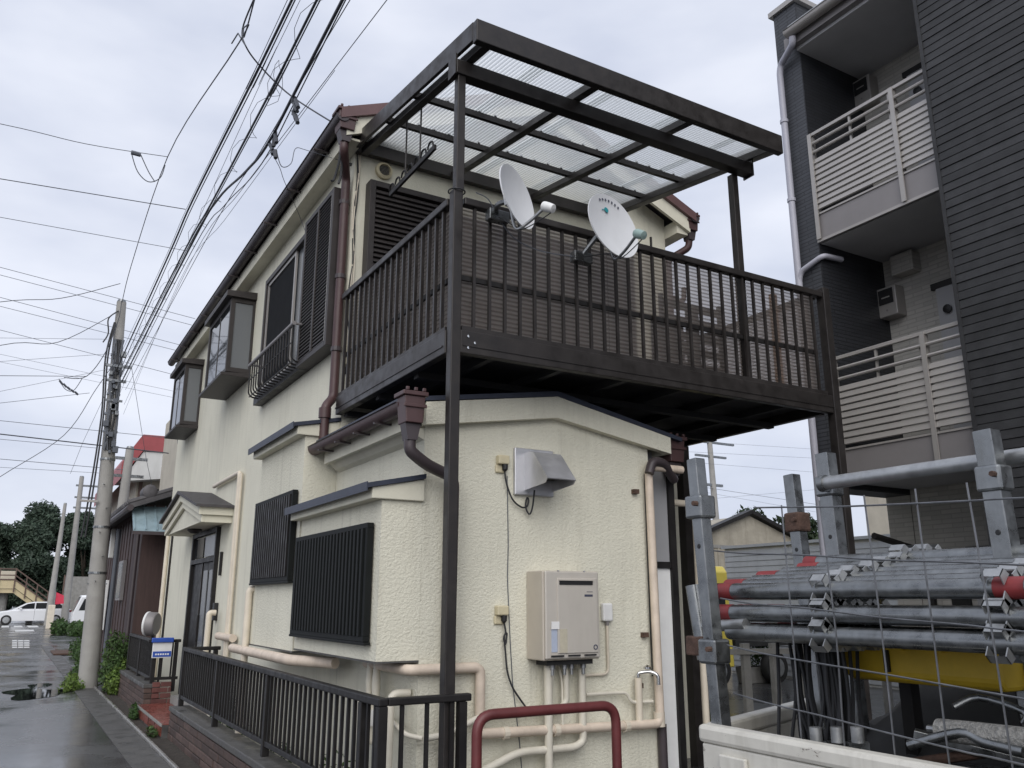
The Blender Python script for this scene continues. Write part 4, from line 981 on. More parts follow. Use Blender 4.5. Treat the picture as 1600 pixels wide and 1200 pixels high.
# ================================================================== FENCES ON BRICK BASES
def fence(name, label, x, y0, y1, ret, posts, zt, zb, dens):
    F_ = thing(name, label, "fence", (x, y0, 0.3))
    MB().box(x-0.03, x+0.03, y0-0.03, y1, zt-0.045, zt).build("top_rail", "bronze_dark", F_, bevel=0.008)
    MB().box(x-0.018, x+0.018, y0, y1, zb, zb+0.04).build("bottom_rail", "bronze_dark", F_, bevel=0.004)
    for yy in posts: MB().box(x-0.028, x+0.028, yy-0.028, yy+0.028, 0.30, zt-0.046).build("post", "bronze_dark", F_, bevel=0.004)
    src = None; y = y0 + 0.09; k = 0
    while y < y1 - 0.05:
        if src is None: src = MB().box(x-0.010, x+0.010, y-0.011, y+0.011, zb+0.041, zt-0.046).build("baluster", "bronze_dark", F_)
        else: copy_part(src, F_, (0, y-(y0+0.09), 0))
        y += dens
    for (yy, xa, xb, n) in ret:
        MB().box(xa, xb, yy-0.027, yy+0.027, zt-0.044, zt-0.001).build("top_rail", "bronze_dark", F_, bevel=0.008)
        MB().box(xa, xb, yy-0.016, yy+0.016, zb+0.001, zb+0.04).build("bottom_rail", "bronze_dark", F_)
        MB().box(xb-0.08, xb-0.03, yy-0.025, yy+0.025, 0.0 if xb > 2.3 else 0.3, zt-0.046).build("post", "bronze_dark", F_)
        for k in range(n):
            xx = xa + (xb-xa)*(k+0.6)/(n+0.4)
            MB().box(xx-0.011, xx+0.011, yy-0.010, yy+0.010, zb+0.041, zt-0.046).build("baluster", "bronze_dark", F_)
    return F_
fence("garden_fence", "long dark bronze picket fence along the lane in front of the house", 1.90, 4.70, 10.92, [(4.70, 1.931, 2.46, 3), (10.90, 1.931, 2.30, 2)], (4.70, 4.98, 7.1, 9.0, 10.89), 1.015, 0.44, 0.112)
fence("garden_fence", "short dark bronze fence beyond the red entrance step", 1.90, 13.28, 16.1, [(13.28, 1.80, 2.24, 3)], (13.28, 14.7, 16.05), 1.01, 0.46, 0.112)
def brick_wall(label, x0, x1, y0, y1, zt, mat="brick", red_face=False, cap=True):
    Wl = thing("brick_wall", label, "brick wall", (x0, y0, 0))
    MB().box(x0+0.012, x1, y0+0.012, y1-0.012, 0.0, zt-0.03).build("core", "mortar", Wl)
    rows = int(round((zt-0.06)/0.075)); bh = 0.0645; bl = 0.39
    src = MB().box(x0, x0+0.10, y0, y0+bl, 0.0, bh).build("brick", mat, Wl, bevel=0.006)
    first = True
    for r in range(rows):
        y = y0 + (0.0 if r % 2 == 0 else -0.2)
        while y < y1:
            a, b = max(y, y0), min(y+bl, y1)
            if b - a > 0.05:
                if first: first = False
                elif b - a > bl-0.01: copy_part(src, Wl, (random.uniform(-0.004, 0.004), a-y0, 0.075*r))
                else: MB().box(x0+random.uniform(-0.003,0.003), x0+0.10, a, b, 0.075*r, 0.075*r+bh).build("brick", mat, Wl, bevel=0.006)
            y += 0.40
    if cap:
        y = y0 - 0.01
        while y < y1:
            MB().box(x0-0.015, x1+0.01, y, min(y+0.597, y1+0.01), zt-0.055, zt+random.uniform(-0.003,0.003)).build("coping", "concrete_dark", Wl, bevel=0.008); y += 0.6
    if red_face:
        for r in range(rows+1):
            xx = x0 + 0.102 if r % 2 else x0 + 0.102
            w = 0.11 if r % 2 else 0.215; first_w = w
            while xx < x1 + 0.14:
                e = min(xx + w, x1 + 0.16)
                MB().box(xx, e-0.008, y0-0.014, y0+0.011, 0.075*r, 0.075*r+bh).build("brick", "brick_red", Wl, bevel=0.005); xx = e; w = 0.215
    return Wl
brick_wall("low dark brick wall under the long lane-side fence", 1.80, 2.0, 4.66, 10.95, 0.36)
brick_wall("low brick wall with red end face under the short fence", 1.80, 2.0, 13.20, 16.15, 0.42, red_face=True)
# red tiled entrance step
ST = thing("entrance_step", "red tiled entrance step between the two fences", "step", (1.72, 11.0, 0))
MB().box(1.73, XS-0.002, 10.965, 13.17, 0.0, 0.15).build("step_body", "concrete_dark", ST)
MB().box(1.715, 1.7295, 10.96, 13.17, 0.135, 0.163).build("nosing", "concrete", ST)
src = MB().box(1.732, 1.829, 10.97, 11.068, 0.151, 0.159).build("tile", "tile_red", ST)
for i in range(6):
    for j in range(22):
        if i or j: copy_part(src, ST, (0.1*i, 0.1*j, 0))
src = MB().box(1.722, 1.7295, 10.97, 11.068, 0.03, 0.128).build("tile", "tile_red", ST)
for j in range(1, 22): copy_part(src, ST, (0, 0.1*j, 0))
MB().box(2.15, XS-0.003, 11.6, 13.17, 0.16, 0.26).build("door_step", "concrete", ST)
# blue and white notice hung on the short fence
NB = thing("notice_board", "blue and white notice box hung on the short fence by the entrance", "notice board", (1.97, 13.2, 0.77))
yy = 13.22
MB().box(1.86, 2.12, yy, yy+0.03, 0.76, 1.03).build("board", "plastic_white", NB, bevel=0.006)
MB().box(1.84, 2.13, yy-0.03, yy+0.03, 0.97, 1.035).build("lid", "sign_blue", NB, bevel=0.01)
MB().box(1.868, 2.112, yy-0.004, yy-0.001, 0.775, 0.85).build("band", "sign_blue", NB)
m = MB()
for k in range(6): m.box(1.90+k*0.032, 1.922+k*0.032, yy-0.006, yy-0.0045, 0.80, 0.822)
m.build("lettering", "plastic_white", NB)
# round drum-shaped mirror on the fence corner
RM = thing("round_mirror", "round grey drum with pale rim standing over the short fence", "mirror", (1.86, 13.6, 1.0))
ax = Vector((-0.86, 0.50, 0.05)).normalized()
MB().lathe((1.83,13.5,1.22), ax, [(0.0,-0.10),(0.15,-0.10),(0.165,-0.08),(0.165,0.03)], 32).build("drum", "apt_panel", RM, smooth=True)
MB().lathe((1.83,13.5,1.22), ax, [(0.166,0.02),(0.172,0.03),(0.168,0.05),(0.15,0.045),(0.12,0.04),(0.0,0.035)], 32).build("rim", "plastic_white", RM, smooth=True)
MB().tube([(1.88,13.5,0.95),(1.88,13.5,1.1)], 0.02, 8).build("stem", "bronze_dark", RM)

# ================================================================== RED STEEL GUARD
GD = thing("guard_rail", "dark red tubular steel guard hoop in front of the heater pipes", "guard rail", (2.85, 4.45, 0))
MB().tube(rounded([(2.375,4.45,0.0),(2.375,4.45,0.92),(3.35,4.45,0.92),(3.35,4.45,0.0)], 0.11, 8), 0.030, 16).build("hoop", "guard_red", GD, smooth=True)
for x in (2.375, 3.35): MB().lathe((x,4.45,0.0), (0,0,1), [(0.06,0.0),(0.06,0.012),(0.031,0.014)], 16).build("base_collar", "concrete", GD)

# ================================================================== APARTMENT BLOCK on the right
AX, AIN, AY1, AY0 = 7.5, 8.62, 5.87, 4.30
AP = thing("apartment_block", "dark clad apartment block with slatted corridor balconies on the right", "apartment block", (AX, AY0, 0))
MB().box(AX, AIN+3.0, AY1, AY1+0.34, 2.70, 8.75).build("end_wall", "apt_fin", AP)
MB().box(AIN+0.001, AIN+3.0, AY1, AY1+0.3, 0, 2.699).build("end_wall", "apt_inner", AP)
MB().box(AX+0.001, AIN, AY1-0.012, AY1-0.001, 2.71, 8.7).build("end_wall_cladding", "apt_fin_front", AP)
MB().box(AX-0.04, AX+0.5, AY1-0.05, AY1+0.39, 8.751, 8.82).build("coping", "apt_rail", AP)
MB().box(AIN, AIN+3.0, -2.0, AY1-0.013, 0, 8.2).build("inner_wall", "apt_inner", AP)
MB().box(AX-0.08, AIN-0.001, -3.0, AY0-0.02, 0, 10.0).build("stair_wall", "apt_joint", AP)
z = 0.1; src = None
while z < 9.8:
    if src is None: src = MB().prism([(AX-0.11, z), (AX-0.081, z), (AX-0.081, z+0.079), (AX-0.104, z+0.079)], 'y', -3.0, AY0).build("siding_board", "apt_dark", AP)
    else: copy_part(src, AP, (random.uniform(-0.003, 0.003), 0, z-0.1))
    z += 0.0855
MB().box(AX-0.115, AX-0.06, AY0-0.018, AY0+0.02, 0, 10.0).build("corner_trim", "apt_dark", AP)
def corridor(zb, zt):
    MB().box(AX+0.03, AIN-0.001, AY0+0.021, AY1-0.014, zb, zb+0.16).build("slab", "apt_soffit", AP)
    R_ = MB().box(AX-0.02, AX+0.02, AY0+0.021, AY1-0.014, zt-0.04, zt).build("railing", "apt_rail", AP, bevel=0.004)
    MB().box(AX-0.015, AX+0.015, AY0+0.021, AY1-0.014, zb, zb+0.34).build("kick_panel", "apt_panel", R_)
    MB().box(AX-0.03, AX-0.016, AY0+0.021, AY1-0.014, zb, zb+0.03).build("drip_edge", "apt_rail", R_)
    MB().box(AX-0.03, AX-0.016, AY0+0.021, AY1-0.014, zb+0.33, zb+0.35).build("panel_cap", "apt_rail", R_)
    z = zb + 0.395; src = None; n = 0
    while z < zt - 0.36:
        if src is None: src = MB().prism([(AX-0.035, z), (AX-0.02, z-0.008), (AX-0.006, z+0.050), (AX-0.022, z+0.056)], 'y', AY0+0.022, AY1-0.05).build("slat", "apt_rail", R_)
        else: copy_part(src, R_, (0, 0, z-(zb+0.395)))
        z += 0.072
    for k in range(2):
        zz = zt - 0.145 - 0.115*k
        MB().tube([(AX-0.02, AY0+0.022, zz), (AX-0.02, AY1-0.05, zz)], 0.020, 8).build("rail_bar", "apt_rail", R_, smooth=True)
    for yy in (AY0+0.44, AY1-0.05):
        MB().box(AX-0.05, AX-0.036, yy-0.025, yy+0.025, zb+0.03, zt-0.02).build("railing_post", "apt_rail", R_)
        MB().box(AX-0.003, AX+0.03, yy-0.02, yy+0.02, zb+0.35, zt-0.04).build("railing_post", "apt_rail", R_)
    for yy in (AY0+0.5, AY0+1.0): MB().box(AX-0.004, AX+0.02, yy-0.012, yy+0.012, zt-0.36, zt-0.04).build("picket", "apt_rail", R_)
corridor(5.50, 6.88); corridor(2.76, 4.13)
# top eave: soffit, fascia, gutter
MB().box(AX-0.06, AIN-0.001, AY0+0.021, AY1-0.014, 8.02, 8.20).build("eave_soffit", "apt_soffit", AP)
MB().box(AX-0.14, AX-0.061, AY0+0.021, AY1+0.10, 8.06, 8.21).build("eave_fascia", "apt_panel", AP)
gutter("eave_gutter", AX-0.21, AY0+0.03, AY1-0.02, 8.20, 0.07, "apt_rail", AP)
MB().box(AX-0.2, AIN+3, AY0+0.03, AY1-0.02, 8.23, 8.30).build("roof_edge", "metal_roof", AP)
PY = AY1+0.27
DPp = MB().tube(rounded([(AX-0.20, AY1-0.08, 8.12), (AX-0.18, AY1-0.06, 8.04), (AX-0.06, PY-0.03, 7.98), (AX-0.06, PY, 7.88), (AX-0.06, PY, 0.2)], 0.05), 0.040, 12).build("downpipe", "apt_pipe", AP, smooth=True)
for z in (7.2, 6.15, 5.0, 3.6): MB().lathe((AX-0.06, PY, z), (0,0,1), [(0.03,-0.02),(0.05,-0.02),(0.05,0.02),(0.03,0.02)], 12).build("pipe_clip", "apt_pipe", DPp)
for zz in (5.25,): MB().tube(rounded([(AX+0.3, AY1-0.06, zz+0.1), (AX-0.02, AY1-0.06, zz+0.08), (AX-0.06, PY-0.04, zz-0.02), (AX-0.06, PY, zz-0.16)], 0.06), 0.032, 10).build("branch_pipe", "apt_pipe", DPp, smooth=True)
# units on the corridor wall and the doors
def corridor_unit(c, w, h, nm="meter_unit"):
    u = MB().box(AIN-0.17, AIN-0.001, c.y-w/2, c.y+w/2, c.z-h/2, c.z+h/2).build(nm, "apt_rail", AP, bevel=0.01)
    MB().box(AIN-0.178, AIN-0.171, c.y-w*0.36, c.y+w*0.36, c.z-h*0.08, c.z+h*0.42).build("unit_window", "black_plastic", u)
    MB().box(AIN-0.182, AIN-0.179, c.y-w*0.2, c.y+w*0.2, c.z+h*0.12, c.z+h*0.16).build("unit_label", "apt_rail", u)
    MB().lathe((AIN-0.171, c.y, c.z-h*0.3), (-1,0,0), [(0.012,0),(0.012,0.006),(0,0.006)], 8).build("unit_knob", "apt_panel", u)
corridor_unit(onX(1391, 473, AIN-0.1), 0.26, 0.36)
corridor_unit(onX(1351, 145, AIN-0.1), 0.26, 0.36)
c = onX(1413, 412, AIN-0.1); MB().box(AIN-0.16, AIN-0.001, c.y-0.14, c.y+0.14, c.z-0.12, c.z+0.12).build("vent_box", "apt_inner", AP, bevel=0.01)
for zb in (2.92, 5.66, 0.0):
    c = onX(1492, 470, AIN); y1_ = c.y + 0.18
    dr = MB().box(AIN-0.04, AIN-0.001, y1_-0.85, y1_, zb+0.02, zb+2.02).build("door", "door_grey", AP)
    MB().box(AIN-0.05, AIN-0.002, y1_-0.9, y1_+0.05, zb+2.021, zb+2.09).build("door_head", "black_plastic", dr)
    MB().lathe((AIN-0.041, y1_-0.12, zb+1.75), (-1,0,0), [(0.045,0),(0.05,0.03),(0.0,0.04)], 14).build("door_lamp", "black_plastic", dr)
MB().box(AIN-0.04, AIN-0.002, 5.3, 5.5, 1.3, 1.75).build("meter_unit", "black_plastic", AP)
MB().tube(rounded([(AX+0.2,5.7,2.2),(AIN-0.05,5.7,2.05),(AIN-0.05,5.7,0.2)],0.08), 0.035, 8).build("drain_pipe", "bronze_dark", AP, smooth=True)

# ================================================================== WORK TRUCK (loaded bed at the right)
TX0, TX1, TY1, TY0, TZ = 1.80, 3.35, 1.98, -1.4, 1.20
TR = thing("flatbed_truck", "white flatbed truck with a scuffed bed side, loaded with scaffolding, bottom right", "truck", (TX0, TY1, 0))
MB().box(TX0+0.04, TX1-0.04, TY0, TY1-0.04, 0.80, 0.86).build("bed_floor", "truck_dark", TR)
def gate(x0, x1, y0, y1, name="bed_side"):
    g = MB().box(x0, x1, y0, y1, 0.84, TZ-0.05).build(name, "truck_white", TR, bevel=0.006)
    MB().box(x0-0.008, x1+0.008, y0-(0.008 if y1-y0 < 0.2 else 0), y1+0.008, TZ-0.0495, TZ).build("gate_rim", "truck_white", g, bevel=0.012)
    return g
g = gate(TX0, TX0+0.04, TY0, TY1)
MB().box(TX0-0.012, TX0-0.0005, TY0, TY1-0.02, 1.02, 1.045).build("pressed_rib", "truck_white", g, bevel=0.004)
MB().box(TX0-0.010, TX0-0.0005, TY0, TY1-0.02, 0.92, 0.94).build("pressed_rib", "truck_white", g, bevel=0.004)
for yy in (1.85, 1.15): MB().box(TX0-0.014, TX0-0.0005, yy-0.05, yy+0.05, 1.06, 1.13).build("latch", "truck_white", g, bevel=0.004)
gate(TX1-0.04, TX1, TY0, TY1)
tg = MB().beam((TX0+0.05, TY1+0.0, 1.09), (TX0+1.16, TY1+0.43, 1.09), 0.04, 0.12).build("tail_gate", "truck_white", TR, bevel=0.006)
MB().beam((TX0+0.05, TY1+0.0, 1.175), (TX0+1.16, TY1+0.43, 1.175), 0.055, 0.048).build("gate_rim", "truck_white", tg, bevel=0.01)
MB().box(TX0+0.3, TX0+0.42, TY0, TY1-0.1, 0.55, 0.799).build("chassis_rail", "truck_dark", TR)
MB().box(TX1-0.42, TX1-0.3, TY0, TY1-0.1, 0.55, 0.799).build("chassis_rail", "truck_dark", TR)
for x in (TX0+0.12, TX1-0.12):
    w = MB().lathe((x-0.09, 1.0, 0.36), (1,0,0), [(0.18,0),(0.34,0.0),(0.36,0.03),(0.36,0.15),(0.34,0.18),(0.18,0.18)], 28).build("wheel", "rubber", TR, smooth=True)
    MB().lathe((x-0.085, 1.0, 0.36), (1,0,0), [(0.0,0.03),(0.08,0.03),(0.12,0.06),(0.18,0.02),(0.185,0.16),(0.0,0.12)], 20).build("rim", "galvanised_dull", w, smooth=True)
MB().box(TX0+0.1, TX0+0.25, TY1-0.02, TY1+0.03, 0.62, 0.72).build("tail_lamp", "red_paint", TR)
# ---- rack posts that hold the load
def rack_post(label, base, top, w=0.048, clamp=None, cl_mat="galvanised_dull", grp="rack posts on the truck"):
    o = thing("rack_post", label, "steel post", tuple(base), grp)
    MB().beam(base, top, w, w, up=(0,1,0)).build("square_tube", "galvanised_dull", o, bevel=0.003)
    d = (Vector(top)-Vector(base))
    for k in range(3):
        p = Vector(base) + d*(0.25+0.25*k)
        MB().lathe(p + Vector((-w/2-0.0005,0,0)), (-1,0,0), [(0.008,0.0),(0.006,0.001),(0,0.001)], 8).build("bolt_hole", "black_plastic", o)
    if clamp:
        for t in clamp:
            p = Vector(base) + d*t
            MB().box(p.x-0.034, p.x+0.034, p.y-0.036, p.y+0.036, p.z-0.036, p.z+0.036).build("coupler", cl_mat, o, bevel=0.008)
            MB().tube([(p.x-0.05,p.y-0.022,p.z+0.008),(p.x-0.03,p.y-0.022,p.z+0.008)], 0.008, 6).build("coupler_bolt", "rust", o)
    return o
rack_post("leaning square steel post at the tail corner of the truck bed", (1.855, 1.935, 0.88), (1.855, 2.0, 1.99), 0.042, (0.86, 0.47))
def xp_(u, v, X): return onX(u, v, X)
a, b = xp_(1268, 890, 2.55), xp_(1243, 741, 2.55); rack_post("square steel post with rusty coupler, behind the stacked tubes", (2.55, a.y, 0.88), (2.55, b.y+0.02, b.z), 0.046, (0.84,), "rust")
a, b = xp_(1318, 870, 2.45), xp_(1293, 708, 2.45); rack_post("square steel post in front of the apartment downpipe, under the level top rail", (2.45, a.y, 0.88), (2.45, b.y+0.01, b.z), 0.052, (0.90,))
a, b = xp_(1592, 900, 2.3), xp_(1546, 672, 2.3); rack_post("square steel post at the right edge of the picture above the red-ended tubes", (2.3, a.y, 0.88), (2.3, b.y+0.01, b.z), 0.052, (0.88,))
a, b = xp_(1302, 757, 2.45), xp_(1540, 726, 2.45)
tr = thing("cross_tube", "level galvanised tube held between the two rear rack posts", "steel tube", (2.45, a.y, a.z))
MB().tube([(2.45-0.05, a.y, a.z), (2.36, b.y-0.5, b.z-0.005)], 0.0225, 14).build("tube", "galvanised", tr, smooth=True)
MB().tube([(2.45-0.051, a.y+0.01, a.z), (2.45-0.051, a.y-0.012, a.z)], 0.029, 14).build("end_collar", "galvanised_dull", tr, smooth=True)
# dangling coupler on a short tube outside the tail post
dc = thing("loose_coupler", "short galvanised coupler tube hanging outside the tail post", "coupler", (1.9, 2.09, 1.45))
p = onX(1085, 930, 1.93); q = onX(1103, 1030, 1.93)
MB().tube([(1.93, p.y, p.z+0.03), (1.93, q.y, q.z)], 0.028, 14).build("tube", "galvanised_dull", dc, smooth=True)
MB().tube([(1.93, q.y, q.z+0.10), (1.93, 1.9, q.z+0.11)], 0.018, 12).build("spigot", "galvanised", dc, smooth=True)
MB().box(1.90, 1.96, q.y-0.02, q.y+0.06, q.z+0.01, q.z+0.07).build("bracket", "rust", dc, bevel=0.006)
# ---- scaffold tubes stacked on the rack, running along the bed
def scaffold_tube(label, x, z, y1, y0, red, grp, r=0.0243, pockets=(1.62, 1.13), red2=None):
    o = thing("scaffold_tube", label, "scaffold tube", (x, y1, z), grp)
    zz = lambda y: z
    MB().tube([(x, y1, z), (x, y0, z)], r, 16).build("tube", "galvanised_dull", o, smooth=True)
    if red: MB().tube([(x, y1+0.001, z), (x, y1-red, z)], r+0.0012, 16).build("red_end", "red_paint", o, smooth=True)
    if red2: MB().tube([(x, red2[0], z), (x, red2[1], z)], r+0.0012, 16).build("red_band", "red_paint", o, smooth=True)
    MB().lathe((x, y1+0.0015, z), (0,1,0), [(r*0.8,0.0005),(0,0.0005)], 12).build("bore", "black_plastic", o)
    for yp in pockets:
        m = MB()
        # four wedge pockets round the tube, folded from plate
        for k in range(4):
            ang = rad(90*k + 45); dx, dz = math.cos(ang), math.sin(ang); sx, sz = -dz, dx
            c0 = Vector((x + dx*(r+0.002), yp, z + dz*(r+0.002))); s = Vector((sx,0,sz)); d = Vector((dx,0,dz))
            w = 0.017; h = 0.022
            for e in (-1, 1):
                yy = Vector((0, e*0.024, 0))
                m.add([c0 - s*w + yy, c0 + s*w + yy, c0 + s*w*0.7 + d*h + yy, c0 - s*w*0.7 + d*h + yy, c0 - s*w + yy*0.88, c0 + s*w + yy*0.88, c0 + s*w*0.7 + d*h + yy*0.88, c0 - s*w*0.7 + d*h + yy*0.88],
                      [(0,1,2,3),(4,7,6,5),(0,4,5,1),(1,5,6,2),(2,6,7,3),(3,7,4,0)])
            m.add([c0 - s*w*0.7 + d*h + Vector((0,-0.024,0)), c0 + s*w*0.7 + d*h + Vector((0,-0.024,0)), c0 + s*w*0.7 + d*h + Vector((0,0.024,0)), c0 - s*w*0.7 + d*h + Vector((0,0.024,0))], [(0,1,2,3)])
        m.build("wedge_pocket", "galvanised", o)
    return o
zt_ = [onX(1300, v, 1.96).z for v in (922, 960, 993)]
scaffold_tube("top galvanised scaffold tube of the front row, red end", 1.96, zt_[0], 2.03, -0.9, 0.06, "front scaffold tubes", red2=(1.14, 1.07))
scaffold_tube("middle galvanised scaffold tube of the front row, red end", 1.95, zt_[1], 2.03, -0.9, 0.06, "front scaffold tubes")
scaffold_tube("lowest galvanised scaffold tube of the front row", 1.94, zt_[2], 1.98, -0.9, 0.0, "front scaffold tubes")
for i in range(1, 8):
    scaffold_tube("galvanised scaffold tube of the stacked rows behind the front row", 1.96+0.068*i, zt_[0]+0.014*i, 2.02+random.uniform(-0.06,0.05), -0.9, 0.08 if i % 2 else 0, "rear scaffold tubes", pockets=(1.62+random.uniform(-0.01,0.01), 1.13), red2=(1.06,1.0) if i % 3 == 0 else None)
for i in range(1, 4):
    for j in (1, 2):
        scaffold_tube("galvanised scaffold tube of the stacked rows behind the front row", 1.95+0.068*i, zt_[j], 2.02+random.uniform(-0.05,0.05), -0.9, 0.07 if i % 2 else 0, "rear scaffold tubes", pockets=(1.62,))
c = onX(1300, 879, 2.32)
scaffold_tube("single galvanised scaffold tube with bright red end lying on top of the load", 2.32, c.z, onX(1262, 880, 2.32).y, -0.9, 0.05, "top scaffold tube", pockets=(1.62,))
# ---- wire mesh panel standing along the bed side
MP = thing("mesh_panel", "galvanised wire mesh panel standing inside the truck's near bed side", "mesh panel", (1.85, 1.5, 0.9))
mx = 1.848
hz = [((1190,795),(1600,778)), ((1127,863),(1600,883)), ((1137,938),(1600,987)), ((1148,1012),(1600,1092)), ((1158,1088),(1600,1195))]
for (p, q) in hz:
    a, b = onX(*p, mx), onX(*q, mx); d = (b-a); e = b + d*0.9
    pts = [a + Vector((0, 0.03, 0.006))] + [a + d*t + Vector((random.uniform(-0.002,0.002), 0, random.uniform(-0.003,0.003))) for t in (0.12, 0.35, 0.6, 0.85)] + [b, e]
    MB().tube(smooth_line(pts, 4), 0.0024, 6).build("wire", "steel_wire", MP, smooth=True)
for k in range(10):
    yv = 1.655 - 0.137*k
    pts = [(mx+0.006+random.uniform(-0.003,0.003), yv+random.uniform(-0.006,0.006)+0.012*(t-0.5), 0.95+0.86*t) for t in (0, 0.3, 0.6, 1.0)]
    MB().tube(smooth_line(pts, 4), 0.0024, 6).build("wire", "steel_wire", MP, smooth=True)
# ---- other things in the bed
YC = thing("yellow_case", "long yellow plastic case with black strap under the scaffold tubes", "case", (2.25, 1.5, 1.3))
ya_, yb_ = onX(1345, 1030, 2.25).y, onX(1592, 1055, 2.25).y
m = MB(); zc0, zc1 = 1.325, 1.435
m.prism([(2.17, zc0+0.02), (2.19, zc0), (2.42, zc0), (2.44, zc0+0.02), (2.44, zc1), (2.17, zc1)], 'y', yb_, ya_)
m.build("shell", "yellow_plastic", YC, bevel=0.012)
for k in range(4): MB().box(2.155, 2.169, yb_+0.02+k*0.12, yb_+0.09+k*0.12, zc1-0.02, zc1+0.006).build("lug", "yellow_plastic", YC)
MB().box(2.16, 2.1695, ya_-0.16, ya_-0.145, zc0+0.03, zc1+0.002).build("strap", "black_plastic", YC)
for yl in (ya_-0.06, yb_+0.06): MB().box(2.36, 2.40, yl-0.02, yl+0.02, 0.861, 1.324).build("support_leg", "bronze_dark", YC)
MB().box(2.14, 2.20, ya_+0.01, ya_+0.06, 0.861, 1.44).build("support_post", "bronze_dark", YC)
from mathutils import noise as mnoise
tp = MB(); nx, ny = 26, 34
for i in range(nx+1):
    for j in range(ny+1):
        u, v = i/nx, j/ny; x = 2.22 + 0.95*u; yy = 0.2 + 1.9*v
        h = 0.90 + 0.44*math.sin(math.pi*min(1, u*2.4)*0.5)*(0.55+0.45*math.sin(math.pi*min(1, (1-v)*3)*0.5)) + 0.11*mnoise.noise(Vector((x*4, yy*4, 0))) + 0.05*mnoise.noise(Vector((x*11, yy*11, 3)))
        tp.v.append(Vector((x + 0.03*mnoise.noise(Vector((yy*6, x*6, 5))), yy, min(max(h, 0.87), 1.31 if x < 2.46 else 1.40))))
for i in range(nx):
    for j in range(ny): k = i*(ny+1)+j; tp.f.append((k, k+1, k+ny+2, k+ny+1))
tag(tp.build("shade_sheet", "truck_dark", smooth=True), "added dark crumpled sheet standing in for shade in the truck bed under the yellow case", "shade_sheet")  # added dark sheet, stands in for the shade deep in the bed
BC = thing("cord_bundle", "bundle of black cords hanging from the tubes at the tail of the bed", "cords", (2.1, 1.85, 1.0))
rr_ = random.Random(3)
for k in range(34):
    x = 2.02 + rr_.uniform(0, 0.12); yy = 1.66 + 0.22*rr_.random()
    MB().tube(smooth_line([(x, yy, 1.44), (x+rr_.uniform(-.015,.015), yy+rr_.uniform(-.02,.02), 1.28), (x+rr_.uniform(-.02,.02), yy+rr_.uniform(-.02,.02), 1.12), (x+rr_.uniform(-.03,.03), yy+rr_.uniform(-.03,.03), 0.95)], 3), 0.0055, 5).build("cord", "cable_black", BC, smooth=True)
RL = thing("fluffy_roll", "grey fleecy roller sleeve lying in the truck bed", "roller", (2.02, 1.2, 1.12))
a = onX(1465, 1140, 2.0); b = onX(1600, 1155, 2.0)
MB().tube([a, a+(b-a)*0.02, a+(b-a)*0.5, b, b+(b-a)*0.4], [0.018, 0.026, 0.027, 0.026, 0.026], 18).build("sleeve", "fluff_grey", RL, smooth=True)
MB().tube([a+(a-b)*0.12, b], 0.009, 8).build("core", "galvanised", RL, smooth=True)
# loose steel in the bed
def loose(name, label, cat, pts, r, mat="galvanised_dull", n=10):
    return tag(MB().tube(smooth_line(pts, 4), r, n).build(name, mat, smooth=True), label, cat)
loose("clamp_frame", "bent grey steel hoop lying beside the fleecy roller in the bed", "hoop", [onX(1490,1105,2.06), onX(1530,1090,2.1), onX(1600,1112,2.1), onX(1600,1130,2.1)], 0.009)
loose("steel_rod", "dull steel jack rod lying across the truck bed floor", "rod", [(1.93,1.62,0.98),(2.05,1.35,1.03),(2.1,1.0,1.06)], 0.016)
loose("flat_bracket", "flat steel arm at the front of the bed below the roller", "bracket", [onX(1420,1165,1.95), onX(1500,1145,1.98), onX(1540,1160,1.98), onX(1600,1175,1.98)], 0.012)
for k, (u, lab) in enumerate(((1275, "first"), (1308, "second"), (1340, "third"))):
    c = onX(u, 1148, 2.0)
    o = thing("jack_bolt", lab + " grey screw jack from the tail gate standing in the bed", "screw jack", (2.0, c.y, 0.87), "screw jacks in the bed")
    MB().tube([(2.0,c.y,0.865),(2.0,c.y,c.z+0.02)], 0.017, 12).build("stem", "galvanised", o, smooth=True)
    MB().lathe((2.0,c.y,c.z-0.03), (0,0,1), [(0.02,-0.012),(0.030,-0.012),(0.030,0.012),(0.02,0.012)], 6).build("nut", "galvanised_dull", o)
    MB().box(1.95,2.05,c.y-0.05,c.y+0.05,0.8605,0.868).build("foot_plate", "galvanised_dull", o)
LAB = ["dark square bar", "grey angle bar", "short rusty bar", "flat grey strip", "slanting dark bar", "thin grey tube", "stubby dark block", "crossed grey bar", "small rusty clamp", "long dark strip", "leaning grey tube", "blue-grey flat bar", "broken dark batten"]
for k in range(13):
    r3 = random.Random(20+k); x = 2.02 + r3.random()*0.36; yy = 0.75 + r3.random()*0.85
    d = Vector((r3.uniform(-0.12,0.12), r3.uniform(-0.3,0.3), r3.uniform(-0.05,0.06)))
    p = Vector((x, yy, 1.05 + 0.016*k)); mt_ = ["bronze_dark", "galvanised_dull", "rust"][k % 3]
    m = MB().tube([p-d, p+d], 0.014, 8) if k % 4 == 1 else MB().beam(p - d, p + d, 0.03 + 0.02*(k % 3), 0.012 + 0.01*(k % 2))
    tag(m.build("steel_offcut", mt_, bevel=0.002), LAB[k] + " in the jumble on the truck bed floor", "offcut", "offcuts on the bed floor")

